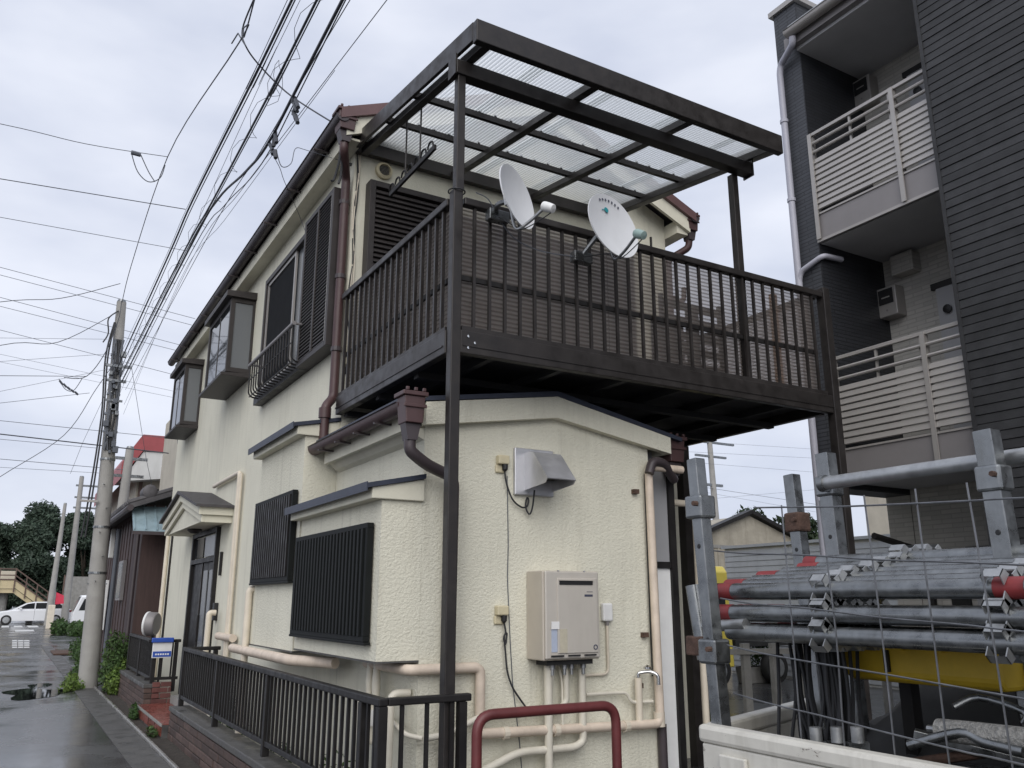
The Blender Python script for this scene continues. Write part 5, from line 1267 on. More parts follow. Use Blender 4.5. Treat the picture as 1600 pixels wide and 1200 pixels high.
# ================================================================== UTILITY POLES
def utility_pole(label, base, top, r0, r1, bolts=True, arms=()):
    P_ = thing("utility_pole", label, "utility pole", tuple(base))
    b, t = Vector(base), Vector(top)
    MB().tube([b, b+(t-b)*0.5, t], [r0, (r0+r1)/2, r1], 20).build("shaft", "concrete_pole", P_, smooth=True)
    MB().lathe(t, (0,0,1), [(r1,0),(r1*0.8,0.05),(0,0.07)], 12).build("cap", "galvanised_dull", P_, smooth=True)
    if bolts:
        k = 0; z = 1.9
        while z < t.z - 1.2:
            q = b + (t-b)*((z-b.z)/(t.z-b.z)); s = 1 if k % 2 else -1
            MB().tube([q, q+Vector((0.06*s, -r0-0.06, 0))], 0.010, 6).build("step_bolt", "galvanised_dull", P_); k += 1; z += 0.45
    for (z, a, bvec, th) in arms:
        q = b + (t-b)*((z-b.z)/(t.z-b.z))
        MB().beam(q+Vector(a), q+Vector(bvec), th, th).build("cross_arm", "galvanised_dull", P_)
    return P_
base, top = Vector((1.47, 17.86, 0)), Vector((1.245, 17.86, 7.42))
UP = utility_pole("near concrete utility pole beside the lane, wrapped in cables at the top", base, top, 0.175, 0.09,
    arms=((6.05, (-0.2,-0.13,0), (0.28,-0.13,0), 0.05), (5.75, (-0.15,-0.13,0), (0.2,-0.13,0), 0.05), (5.35, (-0.15,-0.13,0), (0.16,-0.13,0), 0.04), (1.85, (-0.17,-0.06,0), (0.17,-0.06,0), 0.02)))
def onpole(z): return base + (top-base)*(z/top.z)
for k, z in enumerate((2.05, 2.9, 4.2, 4.75, 5.1, 5.5, 5.9, 6.3)):
    MB().lathe(onpole(z), (0,0,1), [(0.10,-0.02),(0.185-0.011*z,-0.02),(0.185-0.011*z,0.02),(0.10,0.02)], 20).build("band", "galvanised_dull", UP)
r5 = random.Random(11)
for k in range(16):
    q = onpole(r5.uniform(4.3, 6.3)) + Vector((r5.uniform(-0.11,0.11), -0.13, 0)); s = r5.uniform(0.02, 0.05)
    MB().box(q.x-s, q.x+s, q.y-0.06, q.y+0.03, q.z-s*1.3, q.z+s*1.3).build("terminal_box", "cable_grey" if k % 3 else "galvanised_dull", UP, bevel=0.006)
for k in range(9):
    a0 = r5.uniform(-0.08, 0.08); pts = [onpole(6.6 - 0.32*i) + Vector((a0 + r5.uniform(-0.03,0.03), -0.13, 0)) for i in range(8)]
    MB().tube(smooth_line(pts, 3), 0.016, 6).build("riser_cable", "cable_black" if k % 2 else "cable_grey", UP, smooth=True)
for dx in (-0.21, -0.17):
    MB().tube(smooth_line([onpole(6.95)+Vector((dx*0.5,-0.1,0)), onpole(6.2)+Vector((dx,-0.12,0)), onpole(5.0)+Vector((dx*0.9,-0.12,0)), onpole(3.6)+Vector((dx*1.25,-0.10,0)), onpole(2.7)+Vector((dx*1.6,-0.05,0))]), 0.016, 6).build("riser_cable", "cable_black", UP, smooth=True)
MB().tube(smooth_line([onpole(7.2)+Vector((-0.05,-0.1,0)), onpole(7.0)+Vector((-0.22,-0.12,0)), onpole(6.7)+Vector((-0.2,-0.12,0)), onpole(6.5)+Vector((-0.28,-0.12,0))]), 0.014, 6).build("jumper", "cable_black", UP, smooth=True)
MB().box(*(lambda q: (q.x-0.42, q.x-0.12, q.y-0.16, q.y-0.10, q.z, q.z+0.04))(onpole(3.35))).build("arm_plate", "apt_rail", UP)
p2b = onZ(74, 977, 0); p2t = onY(102, 787, p2b.y)
utility_pole("left of two far leaning utility poles, in front of the big trees", p2b, (p2t.x, p2b.y, p2t.z), 0.22, 0.10, False)
p3b = onY(101, 965, 64); p3t = onY(128, 745, 64)
utility_pole("right of two far leaning utility poles, carrying cross arms", (p3b.x, 64, 0), (p3t.x, 64, p3t.z), 0.24, 0.14, False, arms=((p3t.z-0.6, (-0.3,0,0), (1.6,0,0), 0.12), (p3t.z-1.4, (-0.3,0,0), (1.6,0,0), 0.12), (p3t.z-2.1, (-0.3,0,0), (1.3,0,0), 0.12)))
p4b = onZ(171, 985, 0); p4 = onY(197, 700, 26.0)
utility_pole("utility pole beyond the dark brown house, partly hidden by the near pole", (2.42, 26, 0), (2.5, 26, p4.z), 0.19, 0.11, False, arms=((p4.z-0.3, (-0.5,0,0), (0.5,0,0), 0.08), (p4.z-0.8, (-0.45,0,0), (0.45,0,0), 0.08)))
p5 = onY(1108, 688, 30)
utility_pole("far utility pole seen under the balcony on the right", (p5.x+0.3, 30, 0), (p5.x, 30, p5.z+0.6), 0.2, 0.12, False, arms=((p5.z-0.1, (-1.0,0,0), (1.6,0,0), 0.1), (p5.z-0.8, (-1.0,0,0), (1.0,0,0), 0.1), (p5.z-2.2, (-1.3,0,0), (0.6,0,0), 0.12)))

# ================================================================== OVERHEAD WIRES
def wire(label, pts, r, mat="wire_slate", grp=None, n=6, name="overhead_wire"):
    return tag(MB().tube(pts, r*0.56, n).build(name, mat, smooth=True), label, "wire", grp)
def along_lane(px, X=1.3, end=None, ext=-10.0, wob=0.0):
    """px: photo points from the top of the frame to the pole, on the vertical plane over the lane"""
    P = [onX(u, v, X) for (u, v) in px]
    d = (P[0]-P[1]); d = d / abs(d.y)
    first = P[0] + d*(P[0].y - ext)
    out = [first] + P + ([Vector(end)] if end else [])
    return smooth_line(out, 6)
wire("thick black power cable of the lane bundle, leftmost of the three heavy cables", along_lane([(457,-2),(405,105),(300,315),(262,402)], end=onpole(5.95)+Vector((0,-0.12,0))), 0.019)
wire("second cable lashed beside the leftmost heavy lane cable", along_lane([(462,-2),(409,108),(303,318),(265,405)], X=1.33, end=onpole(5.9)+Vector((0.05,-0.12,0))), 0.010)
core = along_lane([(496,-2),(440,110),(330,318),(285,398)], X=1.34, end=onpole(5.85)+Vector((0.08,-0.12,0)))
wire("middle heavy lane cable wrapped in a loose spiral wire", core, 0.017)
wire("thinner cable beside the spiral-wrapped middle cable", [p + Vector((0.03,0,0.03)) for p in core], 0.009)
sp = []
L_ = [(core[i], core[i+1]) for i in range(len(core)-1)]; s_acc = 0.0
for (a, b) in L_:
    n_ = max(2, int((b-a).length/0.10))
    for k in range(n_):
        p = a + (b-a)*k/n_; s_acc += (b-a).length/n_; an = s_acc*2*math.pi/0.75
        if p.y > 0.5: sp.append(p + Vector((math.cos(an)*0.07, 0, math.sin(an)*0.07 - 0.03)))
wire("spiral hanger wire winding round the middle heavy lane cable", sp, 0.004, "wire_pale", n=5)
wire("rightmost heavy lane cable carrying splice boxes", along_lane([(536,-2),(424,215),(384,268),(340,312),(296,388)], X=1.37, end=onpole(5.75)+Vector((0.12,-0.12,0))), 0.020)
wire("thin twisted wire right of the rightmost heavy lane cable", along_lane([(548,-2),(500,78),(405,240),(330,360)], X=1.42, end=onpole(5.6)+Vector((0.2,-0.1,0))), 0.006)
wire("slack wire looping below the rightmost heavy lane cable", along_lane([(541,-2),(432,216),(392,278),(350,322),(300,392)], X=1.39, end=onpole(5.7)+Vector((0.15,-0.12,0))), 0.008)
wire("thin wire just left of the leftmost heavy lane cable", along_lane([(450,-2),(397,112),(292,325),(256,408)], X=1.28, end=onpole(6.0)+Vector((-0.04,-0.12,0))), 0.005, "wire_pale")
wire("faint straight wire right of the cable bundle, upper one", along_lane([(470,-2),(430,80),(330,300)], X=1.34, end=onpole(5.5)+Vector((0.1,-0.1,0))), 0.004, "wire_pale")
wire("faint wire running to the pole below the bundle, nearer the eave", along_lane([(440,215),(375,300),(300,405)], X=1.5, end=onpole(5.3)+Vector((0.2,-0.1,0)), ext=4.0), 0.005, "wire_pale")
wire("faint wire running to the pole below the bundle, farther from the eave", along_lane([(420,250),(350,345),(280,440)], X=1.5, end=onpole(5.1)+Vector((0.2,-0.1,0)), ext=5.0), 0.004, "wire_pale")
# single line to the pole head, and the service drop to the house corner
jn = onX(374, 66, 1.25)
wire("single line from the top of the picture down to the near pole's head", smooth_line([onX(400,-30,1.25)+Vector((0,-3,2.2)), onX(398,-2,1.25), onX(380,42,1.25), jn, onX(262,245,1.25), onX(205,415,1.25), onpole(7.35)], 6), 0.012)
wire("service drop from the single line to the gutter hopper at the house corner", smooth_line([onX(397,-2,1.27), onX(379,45,1.27), onX(384,72,1.3), Vector((1.62, (onX(384,72,1.3).y*0.5+3.4), 0))*0 + onX(408,105,1.5), onX(455,150,1.8), Vector((2.13,6.80,5.82))], 6), 0.014)
wire("clamp lead at the fork of the service drop", [onX(362,68,1.25), onX(372,52,1.26), onX(384,72,1.28)], 0.012)
# splice boxes hanging on the rightmost cable
for k, (u, v, dx, dv, lab) in enumerate(((456,150,6,40,"upper cluster of black splice connectors under the cables near the eave"), (424,205,6,48,"lower cluster of black splice connectors under the cables near the eave"))):
    S_ = thing("splice_box", lab, "splice box", tuple(onX(u, v, 1.38)), "splices")
    for j in range(6):
        a = onX(u + random.uniform(-4,8), v + j*6, 1.38); MB().tube([a, onX(u + dx + random.uniform(-5,5), v + j*6 + 12, 1.38)], 0.016, 6).build("connector", "wire_slate", S_, smooth=True)
wire("looping wire from the splice connectors towards the eave", smooth_line([onX(432,235,1.4), onX(440,260,1.45), onX(455,255,1.6), onX(462,232,1.8), onX(480,235,2.0), onX(545,255,2.3)]), 0.006)
wire("hanging tail wire from the splices past the eave to the shutter box", smooth_line([onX(425,240,1.42), onX(437,262,1.5), onX(445,285,1.7), onX(465,330,2.1), Vector((2.2,8.05,5.3))]), 0.005)
# cables crossing the lane to the left
def cross(label, p, q, Yp, r, mat="wire_slate", grp=None, sag=0.0, Yq=None):
    a = onY(*p, Yp); b = onY(*q, Yq or Yp)
    d = a - b; e = a + d*1.2
    mid = (a+b)/2 + Vector((0,0,-sag))
    return wire(label, smooth_line([e, a, mid, b]), r, mat, grp)
yq = onX(262,245,1.25).y
cross("upper wire from the left edge to the single line, with looped splice", (-2,193), (262,245), yq, 0.009, sag=0.05)
S_ = thing("splice_box", "grey splice box with two hanging loops on the upper left wire", "splice box", tuple(onY(212,240,yq)))
a = onY(205,238,yq); b = onY(220,242,yq); MB().tube([a,b], 0.035, 8).build("connector", "wire_pale", S_, smooth=True)
MB().tube(smooth_line([a, onY(215,268,yq), onY(232,284,yq), onY(250,278,yq), onY(258,258,yq)]), 0.007, 6).build("loop", "wire_slate", S_, smooth=True)
MB().tube(smooth_line([b, onY(232,268,yq), onY(242,284,yq)]), 0.007, 6).build("loop", "wire_slate", S_, smooth=True)
yq2 = onX(290,327,1.3).y
cross("wire from the left edge ending on the heavy cables at their middle", (-2,279), (290,327), yq2, 0.009)
cross("thin wire from the left edge meeting the bundle just above the roof's far end", (-2,339), (292,392), onX(292,392,1.34).y, 0.006, "wire_pale")
far = 21.0
for k, (p, q, lab) in enumerate((((-2,417),(305,498),"highest of the parallel far wires crossing behind the near pole"), ((-2,429),(300,508),"second of the parallel far wires crossing behind the near pole"), ((-2,464),(285,540),"third of the parallel far wires crossing behind the near pole"), ((-2,478),(285,550),"fourth of the parallel far wires crossing behind the near pole"), ((-2,515),(270,585),"fifth of the parallel far wires crossing behind the near pole"), ((-2,553),(275,612),"sixth of the parallel far wires crossing behind the near pole"), ((-2,565),(275,622),"seventh of the parallel far wires crossing behind the near pole"))):
    cross(lab, p, q, far + k*0.6, 0.011 if k < 5 else 0.007, "wire_pale")
Yp = 17.7
cross("cable rising from the left edge to the near pole's head", (-2,472), (188,443), Yp, 0.012, sag=0.12)
cross("cable rising from the left edge to the near pole below its head", (-2,540), (183,488), Yp, 0.012, sag=0.28)
cross("pale wire from the left edge to the near pole's collar, flat one", (-2,528), (168,530), Yp, 0.006, "wire_pale")
cross("pale wire from the left edge to the near pole's collar, rising one", (-2,565), (182,552), Yp, 0.006, "wire_pale")
cross("wire with hanging connectors sagging from the left edge to the near pole", (-2,587), (135,588), Yp, 0.010)
wire("curved cable from the connectors up to the near pole's head", smooth_line([onY(100,590,Yp), onY(135,588,Yp), onY(165,550,Yp), onY(185,500,Yp), onY(190,470,Yp)]), 0.014)
S_ = thing("splice_box", "small connectors hanging on the wire left of the near pole", "splice box", tuple(onY(105,600,Yp)))
for j in range(5):
    a = onY(93+j*6, 594+j*5+random.uniform(-2,2), Yp); MB().tube([a, onY(98+j*6, 601+j*4, Yp)], 0.02, 6).build("connector", "wire_slate", S_, smooth=True)
MB().tube(smooth_line([onY(92,592,Yp), onY(102,608,Yp), onY(115,610,Yp), onY(128,592,Yp)]), 0.007, 6).build("loop", "wire_pale", S_, smooth=True)
cross("thin wire rising from the left edge past the near pole's connectors, upper", (-2,612), (178,575), Yp, 0.006, "wire_pale")
cross("thin wire rising from the left edge past the near pole's connectors, lower", (-2,630), (140,614), Yp, 0.008, "wire_pale")
wire("black cable dropping from the near pole's collar to the lower left", smooth_line([onY(180,565,Yp), onY(150,608,Yp), onY(100,680,Yp), onY(0,745,Yp), onY(-80,800,Yp)]), 0.012)
cross("upper thin wire of the low far group crossing to the house", (-2,657), (270,685), 23.0, 0.012, "wire_pale")
cross("thick black cable of the low far group crossing to the house", (-2,678), (280,710), 22.0, 0.024)
cross("grey wire just under the thick low cable", (-2,686), (150,700), 22.3, 0.010, "wire_pale")
cross("lowest pair wire crossing at the red roof, upper", (-2,717), (205,735), 26.0, 0.014, "wire_pale")
cross("lowest pair wire crossing at the red roof, lower", (-2,730), (205,742), 26.0, 0.009, "wire_pale")
wire("stay wire slanting from the near pole's collar down to the house", [onY(205,570,17.8), onY(228,715,18.5), onY(240,770,18.9)], 0.008, "wire_pale")
wire("stay wire slanting from the near pole to the left", [onY(172,600,17.8), onY(130,690,18.5), onY(110,740,19)], 0.006, "wire_pale")
for k, (v0, v1, lab) in enumerate(((690,702,"highest"),(708,716,"second"),(722,738,"third"),(752,788,"fourth"),(795,765,"fifth, rising"),(757,800,"sixth, steepest"))):
    cross(lab + " of the far wires seen under the balcony on the right", (1000, v0-6), (1275, v1), 29.0 + k*0.3, 0.016 if k in (3,) else 0.010, "wire_pale")

# ================================================================== FOLIAGE
def leaf_cloud(blobs, n, size, rnd, flat=0.0):
    """leaf-sized quads scattered through uneven blobs (centre, radii)"""
    m = MB(); vol = [b[1][0]*b[1][1]*b[1][2] for b in blobs]; tot = sum(vol)
    for (c, r), v in zip(blobs, vol):
        for _ in range(int(n*v/tot)):
            d = Vector((rnd.gauss(0,1), rnd.gauss(0,1), rnd.gauss(0,1))).normalized()
            rr = rnd.random()**0.42 * (0.82 + 0.3*rnd.random())
            p = Vector((c[0]+d.x*r[0]*rr, c[1]+d.y*r[1]*rr, c[2]+d.z*r[2]*rr))
            s = size*(0.6+0.8*rnd.random())
            nrm = (d*0.6 + Vector((rnd.gauss(0,.6), rnd.gauss(0,.6), rnd.gauss(0,.6)+0.35))).normalized()
            t = nrm.orthogonal().normalized(); t = Matrix.Rotation(rnd.random()*6.28, 3, nrm) @ t; b = nrm.cross(t)
            k = len(m.v); m.v += [p - t*s, p - b*s*0.45, p + t*s, p + b*s*0.45]; m.f.append((k, k+1, k+2, k+3))
    return m
def tree(label, base, h, blobs, n, size, seed, mat, trunk_r, group=None):
    r_ = random.Random(seed); T_ = thing("tree", label, "tree", tuple(base), group); b = Vector(base)
    m = MB().tube([b, b+Vector((0.1,0,h*0.3)), b+Vector((-0.1,0.1,h*0.6))], [trunk_r, trunk_r*0.75, trunk_r*0.4], 8)
    for (c, r) in blobs[:6]:
        m.tube([b+Vector((0,0,h*0.35)), (b+Vector((0,0,h*0.4))+Vector(c))/2, Vector(c)], [trunk_r*0.45, trunk_r*0.25, trunk_r*0.08], 6)
    m.build("trunk", "bark", T_, smooth=True)
    leaf_cloud(blobs, n, size, r_).build("crown", mat, T_, fix=False)
    return T_
def blobs_for(cx, cy, top, w, seed, k=16, low=0.2):
    r_ = random.Random(seed); out = []
    for i in range(k):
        f = r_.random(); z = top*(low + (0.92-low)*f); ww = w*(1.0 - 0.55*max(0, f-0.35)/0.65)
        a = r_.random()*6.28; d = ww*math.sqrt(r_.random())*0.75; s = w*(0.26+0.18*r_.random())
        out.append(((cx+math.cos(a)*d, cy+math.sin(a)*d, min(z, top-s*0.7)), (s, s, s*0.75)))
    return out
G_ = "trees at the far end of the lane"
for i, (x, yy, top, w, lab) in enumerate(((-1.6, 80, 7.6, 3.0, "broad dark tree at the left edge behind the footbridge"), (1.7, 79, 9.6, 3.4, "tallest dark tree, behind the two far utility poles"), (5.2, 79, 8.6, 3.0, "dark tree behind the near pole, right of the tallest one"), (-6.5, 82, 8.2, 3.6, "dark tree left of the frame behind the footbridge"), (9.0, 84, 7.5, 3.2, "dark tree mostly hidden behind the brown house"))):
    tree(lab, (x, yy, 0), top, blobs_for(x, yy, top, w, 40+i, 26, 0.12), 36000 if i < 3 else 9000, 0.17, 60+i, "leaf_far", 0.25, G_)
for i, (u, v, X_, lab) in enumerate(((1150, 800, 34, "far green tree left of the gable shed on the right"), (1255, 815, 30, "far green tree behind the steel posts on the right"))):
    c = onX(u, v, X_); tree(lab, (X_, c.y, 0), c.z+0.6, blobs_for(X_, c.y, c.z+0.8, 2.4, 80+i, 14, 0.3), 5000, 0.16, 90+i, "leaf_dark", 0.2, "far trees on the right")
def bush(label, blobs, n, size, seed, mat, stems=6):
    r_ = random.Random(seed); c = blobs[0][0]; B_ = thing("bush", label, "bush", (c[0], c[1], 0.01), "weeds at the foot of the pole")
    m = MB()
    for (cc, rr) in blobs:
        for k in range(3): m.tube([(cc[0]+r_.uniform(-.08,.08), cc[1]+r_.uniform(-.1,.1), 0.0), (cc[0]+r_.uniform(-.1,.1), cc[1]+r_.uniform(-.1,.1), cc[2]*0.6), (cc[0]+r_.uniform(-.15,.15), cc[1]+r_.uniform(-.15,.15), cc[2]+rr[2]*0.7)], [0.008,0.006,0.003], 5)
    m.build("stem", "bark", B_); leaf_cloud(blobs, n, size, r_).build("foliage", mat, B_, fix=False); return B_
bush("leafy green bush right of the near utility pole", [((1.80,17.2,0.55),(0.22,0.5,0.5)),((1.72,16.7,0.35),(0.2,0.5,0.35)),((1.9,17.5,0.25),(0.25,0.6,0.25))], 3800, 0.035, 5, "leaf_mid")
bush("paler weeds low in front of the bush by the pole", [((1.76,16.35,0.22),(0.16,0.35,0.24)),((1.88,16.6,0.3),(0.14,0.3,0.28))], 1500, 0.032, 6, "leaf_bright")
bush("small weed tuft at the left foot of the near pole", [((1.18,17.5,0.08),(0.22,0.3,0.12)),((1.25,18.0,0.12),(0.2,0.3,0.16))], 700, 0.035, 7, "leaf_bright")
bush("low weeds along the lane edge beyond the near pole", [((1.45,20.5,0.08),(0.16,1.0,0.14)),((1.75,23,0.15),(0.2,1.2,0.25)),((1.9,27,0.2),(0.25,1.5,0.35))], 1500, 0.045, 8, "leaf_mid")
bush("green shrub beside the parked white truck far down the lane", [((2.3,46,0.3),(0.4,1.2,0.4)),((2.9,44,0.25),(0.4,1.5,0.4))], 2200, 0.09, 9, "leaf_mid")
bush("weed sprig growing beside the kerb at the red step", [((1.66,12.9,0.10),(0.06,0.22,0.12)),((1.66,11.2,0.05),(0.05,0.25,0.08))], 260, 0.03, 10, "leaf_mid")
bush("weeds behind the long fence below the bay window", [((2.15,6.0,0.25),(0.12,0.5,0.28)),((2.12,7.4,0.2),(0.12,0.6,0.22)),((2.2,5.1,0.12),(0.1,0.25,0.16)),((2.15,9.6,0.3),(0.12,0.7,0.3))], 1500, 0.022, 12, "leaf_mid")
bush("tiny plant at the foot of the front wall", [((3.02,5.08,0.38),(0.08,0.05,0.10)),((2.98,5.05,0.2),(0.1,0.06,0.12))], 120, 0.022, 13, "leaf_mid")

# ================================================================== DARK BROWN NEIGHBOUR HOUSE
NH = thing("neighbour_house", "dark brown timber house with tiled roof beyond the cream house", "house", (2.0, 17.0, 0))
MB().box(2.05, 7.0, 17.2, 24.0, 0, 3.3).build("wall", "brown_wall", NH)
src = MB().box(2.035, 2.049, 17.2, 17.215, 0.3, 3.2).build("batten", "brown_wall", NH)
for k in range(1, 14): copy_part(src, NH, (0, 0.5*k, 0))
# tiled pent roof around
rt = MB()
rt.prism([(1.72, 3.18), (4.5, 4.25), (4.5, 4.35), (1.72, 3.27)], 'y', 16.85, 24.3)
R1 = rt.build("roof", "old_tile", NH)
src = MB().tube([(1.70,16.92,3.29),(4.5,16.92,4.37)], 0.055, 8).build("tile_row", "old_tile", R1, smooth=True)
for k in range(1, 28): copy_part(src, R1, (0, 0.26*k, 0))
MB().tube([(1.74,16.84,3.2),(1.74,24.3,3.2)], 0.06, 8).build("roof_gutter", "gutter_dark", R1, smooth=True)
MB().box(3.0, 6.5, 17.3, 23.0, 3.8, 6.0).build("upper_wall", "beige_wall", NH)
MB().lathe((2.62, 17.0, 4.55), (0,-1,0), [(0.0,0.05),(0.10,0.06),(0.16,0.03),(0.16,-0.1)], 14).build("ridge_end_tile", "old_tile", NH, smooth=True)
MB().lathe((2.05, 16.9, 3.52), (0,-1,0), [(0.0,0.05),(0.08,0.06),(0.13,0.03),(0.13,-0.4)], 14).build("ridge_end_tile", "old_tile", NH, smooth=True)
# teal lean-to awning on the gable side
AW = MB().add([(1.80,16.55,2.74),(2.62,16.55,2.74),(2.62,17.19,3.24),(1.80,17.19,3.24),(1.80,16.55,2.77),(2.62,16.55,2.77),(2.62,17.19,3.27),(1.80,17.19,3.27)], [(0,1,2,3),(4,7,6,5),(0,4,5,1),(1,5,6,2),(2,6,7,3),(3,7,4,0)]).build("awning", "teal_metal", NH)
src = MB().beam((1.82,16.555,2.787),(1.82,17.19,3.285),0.02,0.03).build("awning_seam", "teal_metal", AW)
for k in range(1, 5): copy_part(src, AW, (0.19*k, 0, 0))
MB().box(1.79, 2.63, 16.52, 16.549, 2.70, 2.76).build("awning_gutter", "gutter_dark", AW)
WN = MB().box(1.97, 2.048, 19.2, 20.0, 1.55, 2.35).build("window", "apt_panel", NH)
MB().box(1.962, 1.969, 19.26, 19.94, 1.6, 2.3).build("pane", "glass_frosted", WN)
MB().tube([(1.98,20.9,3.1),(1.98,20.9,0.1)], 0.05, 8).build("downpipe", "cable_grey", NH, smooth=True)
MB().tube([(1.98,17.35,3.1),(1.98,17.35,0.1)], 0.04, 8).build("downpipe", "gutter_dark", NH, smooth=True)
tag(MB().box(1.90, 1.96, 21.6, 22.5, 0.9, 2.0).build("white_banner", "plastic_white"), "narrow white upright board on the brown house's street wall", "board")
SG = thing("hanging_sign", "white sign box hung under the brown house eave, next to the near pole", "sign", (1.75, 22.2, 2.4))
MB().box(onY(172,850,22.2).x, onY(193,850,22.2).x, 22.2, 22.35, onY(182,872,22.2).z, onY(182,826,22.2).z).build("box", "white_wall", SG, bevel=0.02)
MB().beam((1.9,22.3,3.2),(2.04,22.3,3.2),0.04,0.04).build("arm", "gutter_dark", SG)
tag(MB().box(1.78, 2.1, 24.2, 24.9, 0, 1.02).build("concrete_block", "concrete", bevel=0.02), "low concrete block at the foot of the pole beyond the brown house", "block")
# ================================================================== RED-ROOFED BUILDING BEHIND
RB = thing("red_roof_building", "pale building with red fascia roof rising behind the brown house", "building", (2.8, 28, 0))
MB().box(3.0, 9.0, 28.0, 36.0, 0, 5.6).build("wall", "beige_wall", RB)
pa, pb, pc = onY(215,700,27.4), onY(283,694,27.4), onY(197,745,27.4)
MB().prism([(2.45, 5.05), (3.0, 5.95), (9.4, 6.05), (9.4, 6.5), (2.95, 6.45), (2.45, 5.55)], 'y', 27.3, 36.4).build("roof", "red_roof", RB)
MB().prism([(2.5, 5.0), (9.4, 5.9), (9.4, 6.04), (3.02, 5.94)], 'y', 27.35, 27.9).build("eave_soffit", "white_wall", RB)
for (x, z) in ((3.25, 4.55), (4.3, 4.55)):
    w = MB().box(x, x+0.55, 27.96, 27.999, z-0.35, z+0.35).build("window", "bronze_dark", RB); MB().box(x+0.04, x+0.51, 27.95, 27.959, z-0.3, z+0.3).build("pane", "glass", w)
MB().lathe((3.45,27.8,5.35), (0,-1,0), [(0.0,0),(0.16,0.0),(0.16,0.16),(0.0,0.2)], 12).build("flood_lamp", "plastic_white", RB, smooth=True)
for x in (3.05, 4.1): MB().box(x, x+0.1, 27.9, 27.999, 3.2, 5.3).build("post", "bridge_brown", RB)
# white lamp globe and other small street things
tag(MB().lathe((onY(179,893,27).x,27,onY(179,893,27).z), (0,0,1), [(0.0,-0.25),(0.25,-0.2),(0.38,0.0),(0.3,0.2),(0.0,0.28)], 18).build("white_tank", "plastic_white", smooth=True), "white rounded tank between the near pole and brown house", "tank")

# ================================================================== FAR END OF THE LANE
FB = thing("footbridge", "cream footbridge stair with brown railings over the far road", "footbridge", (-1, 70, 0))
MB().box(-9.0, 0.30, 69.5, 71.5, 2.05, 2.35).build("deck", "bridge_cream", FB)
MB().prism([(0.30,2.05),(3.05,0.05),(3.45,0.05),(0.30,2.40)], 'y', 69.5, 71.5).build("stair_flight", "bridge_cream", FB)
MB().box(-9.0, 0.30, 69.42, 69.48, 2.36, 2.95).build("deck_panel", "bridge_cream", FB)
MB().prism([(0.31,2.42),(3.2,0.32),(3.2,0.88),(0.31,2.97)], 'y', 69.42, 69.48).build("stair_panel", "bridge_cream", FB)
MB().box(-9.0, 0.30, 71.42, 71.48, 2.36, 3.6).build("deck_screen", "beige_wall", FB)
for k in range(10):
    x = 0.30 - k*0.95; MB().box(x-0.04, x+0.04, 69.36, 69.42, 2.1, 3.75).build("rail_post", "bridge_brown", FB)
for k in range(1, 5):
    x = 0.30 + k*0.72; z = 2.40 - k*0.525; MB().box(x-0.04, x+0.04, 69.36, 69.42, z-0.2, z+1.3).build("rail_post", "bridge_brown", FB)
for dz in (3.68, 3.25, 2.96): MB().box(-9.0, 0.30, 69.37, 69.41, dz-0.04, dz+0.04).build("rail", "bridge_brown", FB); MB().beam((0.30,69.39,dz),(3.2,69.39,dz-2.1),0.05,0.08).build("rail", "bridge_brown", FB)
MB().lathe((-0.25,70.5,0), (0,0,1), [(0.28,0),(0.28,2.04),(0,2.04)], 14).build("pier", "concrete", FB)
SWl = thing("screen_wall", "grey panelled screen wall beyond the far road", "wall", (6.0, 73, 0))
for k in range(4): MB().box(3.6+k*1.9, 5.44+k*1.9, 73, 73.1, 0.4, 3.3).build("panel", "concrete", SWl)
for k in range(5): MB().box(3.5+k*1.9, 3.598+k*1.9, 72.95, 73.15, 0, 3.4).build("post", "bridge_brown", SWl)
# white estate car
def wheel(par, x, y, z, r, w, ny):
    o = MB().lathe((x, y, z), (0,ny,0), [(r*0.62,0.0),(r*0.94,0.0),(r,0.03),(r,w-0.03),(r*0.94,w),(r*0.5,w)], 24).build("wheel", "rubber", par, smooth=True)
    MB().lathe((x, y-0.0*ny, z), (0,ny,0), [(0.0,-0.01),(r*0.2,-0.012),(r*0.60,-0.006),(r*0.62,0.02)], 20).build("hub_cap", "galvanised", o, smooth=True)
def loft_body(par, prof_low, y0, y1, mat, name):
    """side profile (x,z) extruded across, sides drawn in slightly at the ends"""
    m = MB(); n = len(prof_low); ys = [(y0, 0.94), (y0+0.10, 1.0), (y1-0.10, 1.0), (y1, 0.94)]
    cx = sum(p[0] for p in prof_low)/n; cz = min(p[1] for p in prof_low)
    for (yy, s) in ys:
        for (x, z) in prof_low: m.v.append(Vector((cx+(x-cx)*(0.985 if s < 1 else 1), yy, cz+(z-cz)*s)))
    for i in range(3):
        for k in range(n): k2 = (k+1) % n; m.f.append((i*n+k, i*n+k2, (i+1)*n+k2, (i+1)*n+k))
    m.f.append(tuple(range(n))); m.f.append(tuple(3*n+k for k in reversed(range(n))))
    return m.build(name, mat, par, smooth=True, bevel=0.02)
CX, CY = -0.75, 64.2
CR = thing("white_car", "white estate car crossing at the far end of the lane", "car", (CX+2.3, CY, 0.008))
body = [(CX,0.32),(CX-0.03,0.55),(CX+0.08,0.72),(CX+0.35,0.83),(CX+1.15,0.95),(CX+4.35,1.02),(CX+4.52,0.92),(CX+4.55,0.5),(CX+4.5,0.28),(CX+0.1,0.24)]
loft_body(CR, body, CY, CY+1.75, "car_white", "body")
cab = [(CX+1.1,0.94),(CX+1.85,1.36),(CX+2.3,1.46),(CX+3.6,1.46),(CX+4.1,1.36),(CX+4.42,1.01)]
loft_body(CR, cab, CY+0.1, CY+1.65, "car_white", "cabin")
